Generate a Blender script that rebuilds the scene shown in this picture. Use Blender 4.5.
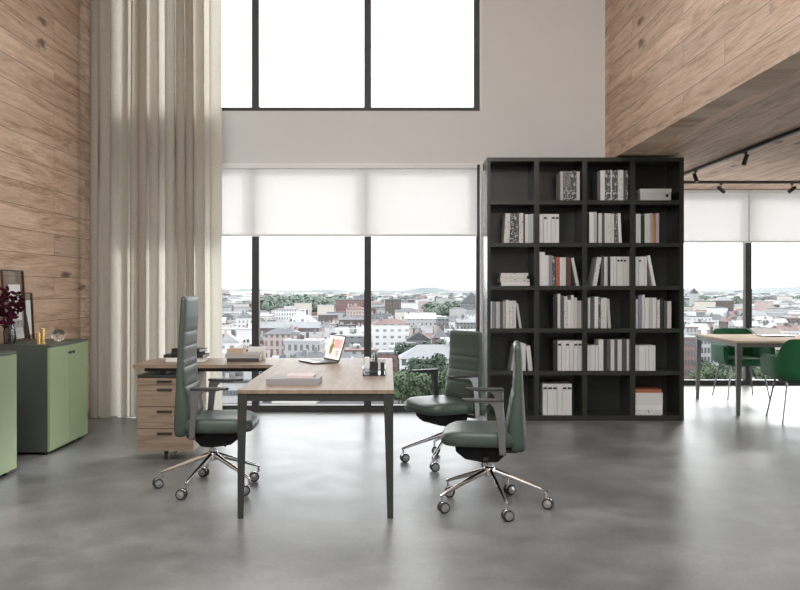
import bpy, bmesh, math, random
from mathutils import Vector, Matrix, Euler
R = math.radians
PI = math.pi
SC = bpy.context.scene
COL = SC.collection
for _o in list(bpy.data.objects):
    bpy.data.objects.remove(_o)

# ------------------------------------------------------------------ camera, sky, sun, exposure
EYE, FPX, VX, VY = 1.30, 860.0, 388.0, 288.0
cam_d = bpy.data.cameras.new('camera')
cam_d.sensor_width = 36.0
cam_d.lens = 36.0 * FPX / 800.0
cam_d.shift_x = (400 - VX) / 800.0
cam_d.shift_y = -(295 - VY) / 800.0
cam_d.clip_start, cam_d.clip_end = 0.05, 30000
cam = bpy.data.objects.new('camera', cam_d)
cam.location = (0, 0, EYE)
cam.rotation_euler = (R(90), 0, 0)
COL.objects.link(cam)
SC.camera = cam

world = bpy.data.worlds.new('bright_overcast_sky')
SC.world = world
world.use_nodes = True
wbg = world.node_tree.nodes['Background']
wbg.inputs['Color'].default_value = (0.97, 0.985, 1.0, 1)
wbg.inputs['Strength'].default_value = 4.4

sun_d = bpy.data.lights.new('sun', 'SUN')
sun_d.energy = 2.3
sun_d.angle = R(13)
sun_d.color = (1.0, 0.97, 0.93)
sun = bpy.data.objects.new('sun', sun_d)
sun.rotation_euler = Vector((-0.46, -0.80, -0.38)).to_track_quat('-Z', 'Y').to_euler()
COL.objects.link(sun)

SC.view_settings.view_transform = 'Standard'
SC.view_settings.look = 'None'
SC.view_settings.gamma = 1.0
SC.view_settings.use_curve_mapping = False
SC.view_settings.exposure = 0.0
SC.cycles.max_bounces = 10
SC.cycles.diffuse_bounces = 5
SC.cycles.transparent_max_bounces = 16
SC.cycles.sample_clamp_indirect = 6.0


def portal(name, loc, sx, sz, toward):
    d = bpy.data.lights.new(name, 'AREA')
    d.shape = 'RECTANGLE'
    d.size, d.size_y = sx, sz
    d.cycles.is_portal = True
    o = bpy.data.objects.new(name, d)
    o.location = loc
    o.rotation_euler = Vector(toward).to_track_quat('-Z', 'Z').to_euler()
    COL.objects.link(o)


portal('sky_portal_lower', (-0.9, 9.2, 1.3), 3.7, 2.6, (0, -1, 0))
portal('sky_portal_upper', (-0.9, 9.2, 4.4), 3.7, 2.5, (0, -1, 0))
portal('sky_portal_far', (5.7, 11.65, 1.3), 6.8, 2.6, (0, -1, 0))
portal('sky_portal_right', (9.25, 6.1, 1.3), 10.2, 2.5, (-1, 0, 0))
portal('sky_portal_rear', (-0.42, -4.25, 4.45), 5.2, 2.6, (0, 1, 0))


def ceiling_lamp(name, loc, sx, sy, power, col=(0.955, 0.985, 1.0)):
    # unseen area lights added to brighten the room, above and behind the frame
    d = bpy.data.lights.new(name, 'AREA')
    d.shape = 'RECTANGLE'
    d.size, d.size_y = sx, sy
    d.energy = power
    d.color = col
    o = bpy.data.objects.new(name, d)
    o.location = loc
    COL.objects.link(o)


ceiling_lamp('hall_ceiling_light_middle', (-0.5, 2.5, 6.12), 4.0, 1.6, 155)
ceiling_lamp('hall_ceiling_light_rear', (-0.5, -1.0, 6.12), 4.0, 1.6, 385)


# ------------------------------------------------------------------ helpers
def at(px, py, Y):
    return Vector(((px - VX) * Y / FPX, Y, EYE - (py - VY) * Y / FPX))


def X_(px, Y):
    return (px - VX) * Y / FPX


def Z_(py, Y):
    return EYE - (py - VY) * Y / FPX


class MB:
    def __init__(self):
        self.v, self.f, self.m = [], [], []

    def add(self, verts, faces, mi=0):
        b = len(self.v)
        self.v += [tuple(p) for p in verts]
        self.f += [tuple(b + i for i in f) for f in faces]
        self.m += [mi] * len(faces)
        return self

    def box(self, x0, x1, y0, y1, z0, z1, mi=0, mat=None):
        vs = [Vector(p) for p in ((x0, y0, z0), (x1, y0, z0), (x1, y1, z0), (x0, y1, z0),
                                  (x0, y0, z1), (x1, y0, z1), (x1, y1, z1), (x0, y1, z1))]
        if mat is not None:
            vs = [mat @ p for p in vs]
        return self.add(vs, [(0, 3, 2, 1), (4, 5, 6, 7), (0, 1, 5, 4), (1, 2, 6, 5), (2, 3, 7, 6), (3, 0, 4, 7)], mi)

    def loft(self, rings, mi=0, cap=True, closed=True):
        n = len(rings[0])
        vs = [p for r in rings for p in r]
        fs = []
        for i in range(len(rings) - 1):
            for j in range(n if closed else n - 1):
                k = (j + 1) % n
                fs.append((i * n + j, i * n + k, (i + 1) * n + k, (i + 1) * n + j))
        if cap:
            fs.append(tuple(range(n - 1, -1, -1)))
            fs.append(tuple((len(rings) - 1) * n + j for j in range(n)))
        return self.add(vs, fs, mi)

    def tube(self, pts, r, n=10, mi=0, sy=1.0):
        pts = [Vector(p) for p in pts]
        rs = r if isinstance(r, (list, tuple)) else [r] * len(pts)
        rings = []
        for i, p in enumerate(pts):
            t = (pts[min(i + 1, len(pts) - 1)] - pts[max(i - 1, 0)]).normalized()
            ref = Vector((0, 0, 1)) if abs(t.z) < 0.9 else Vector((0, 1, 0))
            a = t.cross(ref).normalized()
            b = a.cross(t).normalized()
            rings.append([p + (a * math.cos(2 * PI * k / n) + b * math.sin(2 * PI * k / n) * sy) * rs[i] for k in range(n)])
        return self.loft(rings, mi)

    def lathe(self, prof, n=24, o=(0, 0, 0), mi=0, mat=None):
        o = Vector(o)
        rings = []
        for r, z in prof:
            ring = [Vector((r * math.cos(2 * PI * k / n), r * math.sin(2 * PI * k / n), z)) for k in range(n)]
            ring = [(mat @ p if mat is not None else p) + o for p in ring]
            rings.append(ring)
        return self.loft(rings, mi)

    def prism(self, poly, a, b, axis='y', mi=0, mat=None):
        def P(u, w, t):
            q = Vector((u, t, w)) if axis == 'y' else (Vector((t, u, w)) if axis == 'x' else Vector((u, w, t)))
            return mat @ q if mat is not None else q
        return self.loft([[P(u, w, a) for u, w in poly], [P(u, w, b) for u, w in poly]], mi)

    def build(self, name, mats, parent=None, bevel=0.0, seg=2, smooth=True, angle=35):
        me = bpy.data.meshes.new(name)
        me.from_pydata(self.v, [], self.f)
        bm = bmesh.new()
        bm.from_mesh(me)
        bmesh.ops.recalc_face_normals(bm, faces=bm.faces)
        bm.to_mesh(me)
        bm.free()
        mats = mats if isinstance(mats, (list, tuple)) else [mats]
        for m in mats:
            me.materials.append(m)
        for p, i in zip(me.polygons, self.m):
            p.material_index = i
            p.use_smooth = smooth
        if smooth:
            me.set_sharp_from_angle(angle=R(angle))
        o = bpy.data.objects.new(name, me)
        COL.objects.link(o)
        if parent:
            o.parent = parent
        if bevel:
            md = o.modifiers.new('bevel', 'BEVEL')
            md.width, md.segments, md.limit_method, md.angle_limit = bevel, seg, 'ANGLE', R(40)
            md.harden_normals = False
        return o


def tag(o, label=None, cat=None, group=None, kind=None):
    if label: o['label'] = label
    if cat: o['category'] = cat
    if group: o['group'] = group
    if kind: o['kind'] = kind
    return o


def thing(name, label, cat, loc=(0, 0, 0), rz=0.0, group=None):
    o = bpy.data.objects.new(name, None)
    o.empty_display_size = 0.1
    o.location = loc
    o.rotation_euler = (0, 0, rz)
    COL.objects.link(o)
    return tag(o, label, cat, group)


def struct(o):
    o['kind'] = 'structure'
    return o


KIDS = {}


def copy_tree(o, parent=None):
    c = o.copy()
    COL.objects.link(c)
    if parent is not None:
        c.parent = parent
    for ch in [x for x in bpy.data.objects if x.parent == o]:
        copy_tree(ch, c)
    return c


def dup(o, loc, rz, label, cat=None, group=None):
    c = copy_tree(o)
    c.location = loc
    c.rotation_euler = (0, 0, rz)
    return tag(c, label, cat, group)


# ------------------------------------------------------------------ materials
def new_mat(name):
    m = bpy.data.materials.new(name)
    m.use_nodes = True
    nt = m.node_tree
    return m, nt, nt.nodes['Principled BSDF']


def nd(nt, t, **kw):
    n = nt.nodes.new(t)
    for k, v in kw.items():
        setattr(n, k, v)
    return n


def math_(nt, op, a, b=None, c=None):
    n = nd(nt, 'ShaderNodeMath', operation=op)
    for i, x in enumerate((a, b, c)):
        if x is None: continue
        if isinstance(x, (int, float)):
            n.inputs[i].default_value = x
        else:
            nt.links.new(x, n.inputs[i])
    return n.outputs[0]


def mixc(nt, fac, a, b, blend='MIX'):
    n = nd(nt, 'ShaderNodeMix', data_type='RGBA', blend_type=blend)
    for s, x in ((n.inputs[0], fac), (n.inputs[6], a), (n.inputs[7], b)):
        if isinstance(x, (int, float)):
            s.default_value = x
        elif isinstance(x, tuple):
            s.default_value = (*x[:3], 1)
        else:
            nt.links.new(x, s)
    return n.outputs[2]


def ramp(nt, src, stops):
    n = nd(nt, 'ShaderNodeValToRGB')
    e = n.color_ramp.elements
    while len(e) < len(stops):
        e.new(0.5)
    for q, (p, c) in zip(e, stops):
        q.position = p
        q.color = (*c, 1) if isinstance(c, tuple) else (c, c, c, 1)
    nt.links.new(src, n.inputs[0])
    return n.outputs[0]


def noise(nt, vec, scale, detail=4, rough=0.55, dist=0.0):
    n = nd(nt, 'ShaderNodeTexNoise')
    n.inputs['Scale'].default_value = scale
    n.inputs['Detail'].default_value = detail
    n.inputs['Roughness'].default_value = rough
    n.inputs['Distortion'].default_value = dist
    if vec is not None:
        nt.links.new(vec, n.inputs['Vector'])
    return n.outputs[0]


def objco(nt):
    return nd(nt, 'ShaderNodeTexCoord').outputs['Object']


def bump(nt, bsdf, h, strength, dist=0.01):
    b = nd(nt, 'ShaderNodeBump')
    b.inputs['Strength'].default_value = strength
    b.inputs['Distance'].default_value = dist
    nt.links.new(h, b.inputs['Height'])
    nt.links.new(b.outputs[0], bsdf.inputs['Normal'])


def plain(name, c, rough=0.5, metal=0.0, var=0.08, scale=40.0, bmp=0.0, spec=None, sheen=0.0):
    m, nt, b = new_mat(name)
    v = objco(nt)
    n = noise(nt, v, scale, 4)
    lo = tuple(x * (1 - var) for x in c)
    hi = tuple(min(1, x * (1 + var)) for x in c)
    nt.links.new(mixc(nt, n, lo, hi), b.inputs['Base Color'])
    b.inputs['Roughness'].default_value = rough
    b.inputs['Metallic'].default_value = metal
    if spec is not None:
        b.inputs['Specular IOR Level'].default_value = spec
    if sheen:
        b.inputs['Sheen Weight'].default_value = sheen
    if bmp:
        bump(nt, b, n, bmp, 0.002)
    return m


def wood(name, stops, u='Y', v='Z', plank=0.2, length=2.2, planks=True, rough=0.55, gap=0.0026, tone=(0.86, 1.10), knots=True, gs=1.0):
    m, nt, b = new_mat(name)
    sp = nd(nt, 'ShaderNodeSeparateXYZ')
    nt.links.new(objco(nt), sp.inputs[0])
    U, V = sp.outputs[u], sp.outputs[v]

    def vec(x, y, z=0.0):
        c = nd(nt, 'ShaderNodeCombineXYZ')
        for s, q in zip(c.inputs, (x, y, z)):
            if isinstance(q, (int, float)):
                s.default_value = q
            else:
                nt.links.new(q, s)
        return c.outputs[0]
    tint = 0.5
    fac = None
    if planks:
        br = nd(nt, 'ShaderNodeTexBrick', offset=0.37, offset_frequency=2)
        nt.links.new(vec(U, V), br.inputs['Vector'])
        br.inputs['Color1'].default_value = (0, 0, 0, 1)
        br.inputs['Color2'].default_value = (1, 1, 1, 1)
        br.inputs['Mortar'].default_value = (0.5, 0.5, 0.5, 1)
        br.inputs['Scale'].default_value = 1
        br.inputs['Mortar Size'].default_value = gap
        br.inputs['Mortar Smooth'].default_value = 0.2
        br.inputs['Brick Width'].default_value = length
        br.inputs['Row Height'].default_value = plank
        tint, fac = br.outputs['Color'], br.outputs['Fac']
    off = math_(nt, 'MULTIPLY', tint, 37.0)
    g1 = noise(nt, vec(math_(nt, 'MULTIPLY', U, 0.9 * gs), math_(nt, 'MULTIPLY', V, 9.0 * gs), off), 1.0, 6, 0.62, 1.3)
    g2 = noise(nt, vec(math_(nt, 'MULTIPLY', U, 5.0 * gs), math_(nt, 'MULTIPLY', V, 130.0 * gs), off), 1.0, 3, 0.6)
    g = math_(nt, 'ADD', math_(nt, 'MULTIPLY', g1, 0.62), math_(nt, 'MULTIPLY', g2, 0.38))
    c = ramp(nt, g, stops)
    if planks:
        t = math_(nt, 'ADD', math_(nt, 'MULTIPLY', tint, tone[1] - tone[0]), tone[0])
        tc = nd(nt, 'ShaderNodeCombineColor')
        for s in tc.inputs:
            nt.links.new(t, s)
        c = mixc(nt, 1.0, c, tc.outputs[0], 'MULTIPLY')
    if knots:
        vo = nd(nt, 'ShaderNodeTexVoronoi')
        vo.inputs['Scale'].default_value = 1.0
        d0 = noise(nt, vec(math_(nt, 'MULTIPLY', U, 4.0), math_(nt, 'MULTIPLY', V, 14.0), off), 1.0, 4)
        vv = math_(nt, 'ADD', math_(nt, 'MULTIPLY', V, 3.0), math_(nt, 'MULTIPLY', d0, 0.6))
        uu = math_(nt, 'ADD', math_(nt, 'MULTIPLY', U, 1.15), math_(nt, 'MULTIPLY', d0, 0.35))
        nt.links.new(vec(uu, vv, off), vo.inputs['Vector'])
        k = ramp(nt, vo.outputs['Distance'], [(0.0, 1.0), (0.09, 0.75), (0.155, 0.0)])
        c = mixc(nt, math_(nt, 'MULTIPLY', k, 0.9), c, tuple(x * 0.28 for x in stops[0][1]))
    if fac is not None:
        c = mixc(nt, math_(nt, 'MULTIPLY', fac, 0.75), c, tuple(x * 0.25 for x in stops[0][1]))
    nt.links.new(c, b.inputs['Base Color'])
    b.inputs['Roughness'].default_value = rough
    b.inputs['Specular IOR Level'].default_value = 0.3
    bump(nt, b, g, 0.12, 0.004)
    return m


OAK = [(0.32, (0.27, 0.155, 0.095)), (0.44, (0.50, 0.345, 0.24)), (0.54, (0.64, 0.475, 0.355)), (0.68, (0.74, 0.585, 0.455))]
TEAK = [(0.30, (0.165, 0.118, 0.082)), (0.5, (0.275, 0.205, 0.148)), (0.70, (0.36, 0.28, 0.207))]
M = {}
M['oak_wall'] = wood('oak_plank_wall', OAK, 'Y', 'Z')
M['oak_soffit'] = wood('oak_plank_ceiling', OAK, 'Y', 'X')
M['desk_wood'] = wood('desk_walnut', TEAK, 'Y', 'X', planks=False, knots=False, rough=0.45, gs=1.6)
M['return_wood'] = wood('return_walnut', TEAK, 'X', 'Y', planks=False, knots=False, rough=0.45, gs=1.6)
M['drawer_wood'] = wood('drawer_walnut', TEAK, 'X', 'Z', planks=False, knots=False, rough=0.5, gs=2.2)
PALE = [(0.28, (0.52, 0.40, 0.275)), (0.5, (0.58, 0.45, 0.32)), (0.75, (0.64, 0.51, 0.37))]
M['pale_wood'] = wood('meeting_table_oak', PALE, 'X', 'Y', planks=False, knots=False, rough=0.75, gs=1.6)
M['pale_wood'].node_tree.nodes['Principled BSDF'].inputs['Specular IOR Level'].default_value = 0.12

M['plaster'] = plain('grey_plaster', (0.68, 0.68, 0.675), 0.85, var=0.03, scale=3)
M['white_paint'] = plain('white_paint', (0.80, 0.80, 0.79), 0.6, var=0.02)
M['ceiling'] = plain('ceiling_paint', (0.82, 0.81, 0.80), 0.9, var=0.02)
M['frame_metal'] = plain('window_frame_charcoal', (0.045, 0.045, 0.044), 0.45, var=0.08)
M['bookcase'] = plain('bookcase_charcoal', (0.031, 0.033, 0.028), 0.24, var=0.08, scale=8)
M['sage'] = plain('sage_green_lacquer', (0.25, 0.34, 0.17), 0.4, var=0.03, scale=6)
M['cab_dark'] = plain('dark_green_grey_lacquer', (0.055, 0.065, 0.056), 0.45, var=0.05)
M['leather'] = plain('green_leather', (0.052, 0.075, 0.060), 0.40, var=0.12, scale=260, bmp=0.12)
M['velvet'] = plain('deep_green_velvet', (0.012, 0.135, 0.052), 0.8, var=0.15, scale=60, sheen=0.25)
M['chrome'] = plain('polished_aluminium', (0.72, 0.72, 0.72), 0.14, 1.0, var=0.03)
M['alu'] = plain('satin_aluminium', (0.24, 0.245, 0.25), 0.34, 1.0, var=0.04)
M['black'] = plain('black_plastic', (0.018, 0.018, 0.019), 0.45, var=0.1)
M['hub'] = plain('caster_hub', (0.45, 0.45, 0.45), 0.3, 0.8)
M['mech'] = plain('mechanism_black', (0.012, 0.012, 0.013), 0.75, spec=0.2)
M['rubber'] = plain('caster_tyre', (0.03, 0.03, 0.03), 0.6)
M['desk_metal'] = plain('desk_frame_dark', (0.038, 0.040, 0.036), 0.42, 0.1, var=0.06)
M['table_metal'] = plain('table_frame_grey', (0.17, 0.165, 0.155), 0.4, 0.3, var=0.06)
M['leg_metal'] = plain('chair_leg_metal', (0.20, 0.20, 0.20), 0.3, 0.9)
M['brass'] = plain('brass', (0.75, 0.52, 0.22), 0.25, 1.0)
M['bronze'] = plain('bronze_frame', (0.10, 0.05, 0.03), 0.4, 0.5)
M['paper'] = plain('book_pages', (0.66, 0.64, 0.60), 0.9, var=0.06, scale=300)
M['print'] = plain('white_print', (0.78, 0.79, 0.80), 0.7, var=0.06, scale=9)
M['burgundy'] = plain('burgundy_leaf', (0.040, 0.004, 0.012), 0.85, spec=0.15, var=0.4, scale=25)
M['stem'] = plain('dark_stem', (0.05, 0.02, 0.015), 0.6)
M['pink'] = plain('pink_cover', (0.66, 0.56, 0.54), 0.6)
M['lilac'] = plain('lilac_grey_cover', (0.30, 0.29, 0.31), 0.55, var=0.04)
M['tan'] = plain('tan_cover', (0.48, 0.36, 0.27), 0.7)
M['greybox'] = plain('grey_cover', (0.38, 0.37, 0.36), 0.6)
M['label_black'] = plain('spine_label_black', (0.02, 0.02, 0.02), 0.6)

for k_ in ('frame_metal', 'desk_metal'):
    M[k_].node_tree.nodes['Principled BSDF'].inputs['Specular IOR Level'].default_value = 0.3
# polished concrete
m, nt, b = new_mat('polished_concrete')
v = objco(nt)
n1 = noise(nt, v, 0.55, 5, 0.6, 0.4)
n2 = noise(nt, v, 2.6, 6, 0.65, 0.3)
n3 = noise(nt, v, 45.0, 4, 0.6)
s = math_(nt, 'ADD', math_(nt, 'ADD', math_(nt, 'MULTIPLY', n1, 0.5), math_(nt, 'MULTIPLY', n2, 0.38)), math_(nt, 'MULTIPLY', n3, 0.12))
nt.links.new(ramp(nt, s, [(0.32, (0.070, 0.072, 0.071)), (0.5, (0.178, 0.183, 0.181)), (0.68, (0.315, 0.322, 0.319))]), b.inputs['Base Color'])
rr = math_(nt, 'ADD', math_(nt, 'MULTIPLY', n2, 0.22), 0.24)
nt.links.new(rr, b.inputs['Roughness'])
b.inputs['Specular IOR Level'].default_value = 0.36
M['concrete'] = m

# clear pane: straight-through glass with a surface reflection
def pane_mat(name, tint, refl):
    m = bpy.data.materials.new(name)
    m.use_nodes = True
    nt = m.node_tree
    nt.nodes.clear()
    out = nd(nt, 'ShaderNodeOutputMaterial')
    tr = nd(nt, 'ShaderNodeBsdfTransparent')
    tr.inputs[0].default_value = (*tint, 1)
    gl = nd(nt, 'ShaderNodeBsdfGlossy')
    gl.inputs['Roughness'].default_value = 0.02
    fr = nd(nt, 'ShaderNodeFresnel')
    fr.inputs[0].default_value = 1.35
    mx = nd(nt, 'ShaderNodeMixShader')
    nt.links.new(math_(nt, 'MULTIPLY', fr.outputs[0], refl), mx.inputs[0])
    nt.links.new(tr.outputs[0], mx.inputs[1])
    nt.links.new(gl.outputs[0], mx.inputs[2])
    nt.links.new(mx.outputs[0], out.inputs[0])
    return m
M['glass'] = pane_mat('clear_window_glass', (0.97, 0.98, 0.98), 0.6)
M['acrylic'] = pane_mat('clear_acrylic', (0.86, 0.87, 0.88), 1.6)
M['sphere_glass'], nt, b = new_mat('solid_glass')
b.inputs['Transmission Weight'].default_value = 1.0
b.inputs['Roughness'].default_value = 0.0
b.inputs['IOR'].default_value = 1.45
b.inputs['Base Color'].default_value = (0.95, 0.93, 0.9, 1)


def cloth(name, col, trans, weave=0.0, wscale=(1, 1)):
    m = bpy.data.materials.new(name)
    m.use_nodes = True
    nt = m.node_tree
    nt.nodes.clear()
    out = nd(nt, 'ShaderNodeOutputMaterial')
    df = nd(nt, 'ShaderNodeBsdfDiffuse')
    tl = nd(nt, 'ShaderNodeBsdfTranslucent')
    mx = nd(nt, 'ShaderNodeMixShader')
    mx.inputs[0].default_value = trans
    v = objco(nt)
    mp = nd(nt, 'ShaderNodeMapping')
    mp.inputs['Scale'].default_value = (160, 160, 60)
    nt.links.new(v, mp.inputs[0])
    mp2 = nd(nt, 'ShaderNodeMapping')
    mp2.inputs['Scale'].default_value = (30, 30, 260)
    nt.links.new(v, mp2.inputs[0])
    a = math_(nt, 'MULTIPLY', math_(nt, 'ADD', noise(nt, mp.outputs[0], 1, 2), noise(nt, mp2.outputs[0], 1, 2)), 0.5)
    c = mixc(nt, a, tuple(x * (1 - weave) for x in col), tuple(min(1, x * (1 + weave)) for x in col))
    nt.links.new(c, df.inputs[0])
    nt.links.new(c, tl.inputs[0])
    nt.links.new(df.outputs[0], mx.inputs[1])
    nt.links.new(tl.outputs[0], mx.inputs[2])
    nt.links.new(mx.outputs[0], out.inputs[0])
    return m
M['curtain'] = cloth('linen_curtain', (0.575, 0.54, 0.475), 0.55, 0.25)
M['blind'] = cloth('white_roller_blind', (0.88, 0.875, 0.87), 0.53, 0.02)

# ------------------------------------------------------------------ room shell
def wall_grid(name, us, zs, holes, d0, d1, mat, axis='y'):
    """A slab with rectangular openings: us/zs are sorted cuts, holes a set of (i, j) cells left out."""
    mb = MB()
    nu, nz = len(us) - 1, len(zs) - 1
    solid = lambda i, j: 0 <= i < nu and 0 <= j < nz and (i, j) not in holes
    P = (lambda u, d, z: (u, d, z)) if axis == 'y' else (lambda u, d, z: (d, u, z))
    for i in range(nu):
        for j in range(nz):
            if not solid(i, j): continue
            u0, u1, z0, z1 = us[i], us[i + 1], zs[j], zs[j + 1]
            for d in (d0, d1):
                mb.add([P(u0, d, z0), P(u1, d, z0), P(u1, d, z1), P(u0, d, z1)], [(0, 1, 2, 3)])
            for (a, c, q) in (((i - 1), j, [(u0, z0), (u0, z1)]), ((i + 1), j, [(u1, z0), (u1, z1)]),
                              (i, j - 1, [(u0, z0), (u1, z0)]), (i, j + 1, [(u0, z1), (u1, z1)])):
                if not solid(a, c):
                    (ua, za), (ub, zb) = q
                    mb.add([P(ua, d0, za), P(ub, d0, zb), P(ub, d1, zb), P(ua, d1, za)], [(0, 1, 2, 3)])
    o = mb.build(name, mat, smooth=False)
    bm = bmesh.new()
    bm.from_mesh(o.data)
    bmesh.ops.remove_doubles(bm, verts=bm.verts, dist=1e-4)
    bmesh.ops.recalc_face_normals(bm, faces=bm.faces)
    bm.to_mesh(o.data)
    bm.free()
    return struct(o)


XL, XB, XR = -3.10, 2.265, 9.0          # wood wall, bulkhead, far right wall
YW, YF, YR = 8.97, 11.45, -4.0          # window wall, far window wall, rear wall
ZS, ZC = 2.605, 6.2                      # soffit, ceiling
W0, W1 = -2.78, 0.962                    # window opening
struct(MB().prism([(XL - .2, YR - .2), (XR + .2, YR - .2), (XR + .2, YF + .16), (XB + .02, YF + .16), (XB + .02, YW + .16), (XL - .2, YW + .16)], -0.25, 0, 'z').build('floor', M['concrete'], smooth=False))
struct(MB().box(XL - .2, XR + .2, YR - .2, YW + .16, ZC, ZC + .2).build('ceiling', M['ceiling'], smooth=False))
struct(MB().box(XL - .2, XL, YR - .2, YW + .16, 0, ZC).build('wall_left', M['oak_wall'], smooth=False))
wall_grid('wall_back', [XL, W0, W1, XB + .02], [0, 2.594, 3.147, 5.7, ZC], {(1, 0), (1, 2)}, YW, YW + .16, M['plaster'])
struct(MB().box(XB, XB + .2, YR - .2, YW + .16, ZS, ZC).build('wall_bulkhead', M['oak_wall'], smooth=False))
struct(MB().box(XB + .2, XR + .2, YR - .2, YF + .16, ZS, ZS + .2).build('ceiling_soffit', M['oak_soffit'], smooth=False))
struct(MB().box(XB + .02, XB + .2, YW - .0, YF + .16, 0, ZS).build('wall_passage', M['plaster'], smooth=False))
wall_grid('wall_far', [XB + .2, 2.5, 8.9, XR + .2], [0, 2.6, ZS + .2], {(1, 0)}, YF, YF + .16, M['plaster'])
wall_grid('wall_right', [YR - .2, 1.0, 11.2, YF + .16], [0, 0.02, 2.55, ZS], {(1, 1)}, XR, XR + .2, M['plaster'], axis='x')
wall_grid('wall_rear', [XL - .2, -3.0, 2.2, 2.5, 8.9, XR + .2], [0, 0.3, 3.147, 5.7, ZC], {(1, 2)}, YR - .2, YR, M['plaster'])


def window(name, x0, x1, z0, z1, y, mull, fw=0.075, bot=0.1, side=0.035, top=0.05, depth=0.09):
    mb = MB()
    cuts = [x0] + sorted(mull) + [x1]
    mb.box(x0, x1, y, y + depth, z0, z0 + bot)
    mb.box(x0, x1, y, y + depth, z1 - top, z1)
    mb.box(x0, x0 + side, y, y + depth, z0 + bot, z1 - top)
    mb.box(x1 - side, x1, y, y + depth, z0 + bot, z1 - top)
    for q in mull:
        mb.box(q - fw / 2, q + fw / 2, y, y + depth, z0 + bot, z1 - top)
    w = struct(mb.build(name, M['frame_metal'], smooth=False))
    for a, c in zip(cuts[:-1], cuts[1:]):
        MB().box(a + side * .5, c - side * .5, y + depth * .5, y + depth * .5 + .012, z0 + bot * .8, z1 - top * .5).build('window_pane', M['glass'], w, smooth=False)
    return w


MUL = [X_(139, YW), X_(254.5, YW), X_(367.5, YW)]
window('window_1', W0, W1, 0.0, 2.594, YW + .05, MUL, bot=0.068)
window('window_2', W0, W1, 3.147, 5.7, YW + .05, MUL, bot=0.05, side=.06)
window('window_3', 2.5, 8.9, 0.0, 2.6, YF + .05, [X_(750.3, YF) + 1.2 * k for k in (-1, 0, 1, 2)], fw=.085, bot=0.067)
window('window_4', -3.0, 2.2, 3.147, 5.7, YR - .14, [-1.2, 0.6], bot=0.06)  # unseen rear window, added so daylight fills the room from behind
w6 = MB()  # unseen right-hand window, added to light the floor and soffit
for q in (1.0, 4.4, 7.8, 11.13):
    w6.box(XR + .05, XR + .12, q, q + .07, .02, 2.55)
w6.box(XR + .05, XR + .12, 1.0, 11.2, .02, .09)
w6.box(XR + .05, XR + .12, 1.0, 11.2, 2.49, 2.55)
w6 = struct(w6.build('window_5', M['frame_metal'], smooth=False))
for q in (1.04, 4.44, 7.84):
    MB().box(XR + .08, XR + .092, q, q + 3.36, .05, 2.53).build('window_pane', M['glass'], w6, smooth=False)
# white trim beside the upper window and over the lower one
struct(MB().box(W1 - .002, W1 + .018, YW - .012, YW + .05, 3.147, 5.7).build('trim_1', M['white_paint'], smooth=False))
struct(MB().box(W1 + .004, W1 + .085, YW - .015, YW, 0, 2.62).build('trim_2', M['white_paint'], smooth=False))  # bright daylight on the bare wall, put in as a white strip
struct(MB().box(W0, W1 + .004, YW - .012, YW + .0, 2.588, 2.602).build('trim_3', M['white_paint'], smooth=False))


# ------------------------------------------------------------------ blinds, curtain
def blind(label, x0, x1, y, z0, z1, group):
    t = thing('roller_blind', label, 'blind', ((x0 + x1) / 2, y, z0), 0, group)
    w = (x1 - x0) / 2
    h = z1 - z0
    MB().box(-w, w, -.0012, .0012, 0.012, h - .02).build('fabric', M['blind'], t, smooth=False)
    MB().box(-w, w, -.012, .012, -0.012, 0.014).build('bottom_bar', M['white_paint'], t, bevel=.004)
    MB().box(-w, w, -.03, .03, h - .045, h).build('cassette', M['white_paint'], t, bevel=.006)
    return t


yb = YW + .015 - .03
zb0, zb1 = Z_(235.5, yb), Z_(164.5, yb)
blind('white roller blind half lowered between curtain and bookcase', W0 + .05, X_(477, yb), yb, zb0, zb1, None)
yb2 = YF - .04
G = 'white roller blinds on the far window behind the meeting table'
for k, lb in ((-2, 'white roller blind on the far window, hidden mostly behind the bookcase'),
              (-1, 'white roller blind on the far window, between bookcase and dark mullion'),
              (0, 'white roller blind on the far window, right of the dark mullion'),):
    xa = X_(749.5, YF) + 1.2 * k
    blind(lb, xa - (0.02 if k > -2 else -.15), xa + (1.172 if k < 0 else 2.4), yb2, Z_(242, yb2), 2.6, G)

# curtain: one cloth with deep pleats
rnd = random.Random(4)
ct = thing('curtain', 'tall greige linen curtain hanging in deep folds beside the window', 'curtain', (0, 8.62, 0))
mb = MB()
NX, NZ = 460, 36
xa0, xa1 = X_(90, 8.62), X_(219.5, 8.62)
ph = [0.0]
for i in range(NX):
    ph.append(ph[-1] + (0.150 + 0.06 * math.sin(i * 0.037 + 1.3) + 0.035 * math.sin(i * 0.11)))
rows = []
for j in range(NZ + 1):
    t = j / NZ
    z = 0.008 + t * 6.1
    row = []
    for i in range(NX + 1):
        s_ = i / NX
        amp = 0.085 * (0.75 + 0.45 * math.sin(s_ * 9 + 2)) * (1 - 0.22 * t)
        p = ph[i] + 0.35 * math.sin(t * 2.2 + s_ * 7)
        x = xa0 + (xa1 - xa0) * s_ + 0.030 * math.sin(2 * p + PI) + 0.05 * (0.5 - s_) * (1 - math.cos(t * 1.6)) * 0.6
        y = amp * math.sin(p) + 0.016 * math.sin(.43 * p + s_ * 11)
        row.append((x, y, z))
    rows.append(row)
mb.loft(rows, cap=False, closed=False)
mb.build('curtain_fabric', M['curtain'], ct, angle=80)
MB().box(xa0 - .05, xa1 + .15, -.02, .02, 6.13, 6.18).build('curtain_rail', M['frame_metal'], ct)

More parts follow.
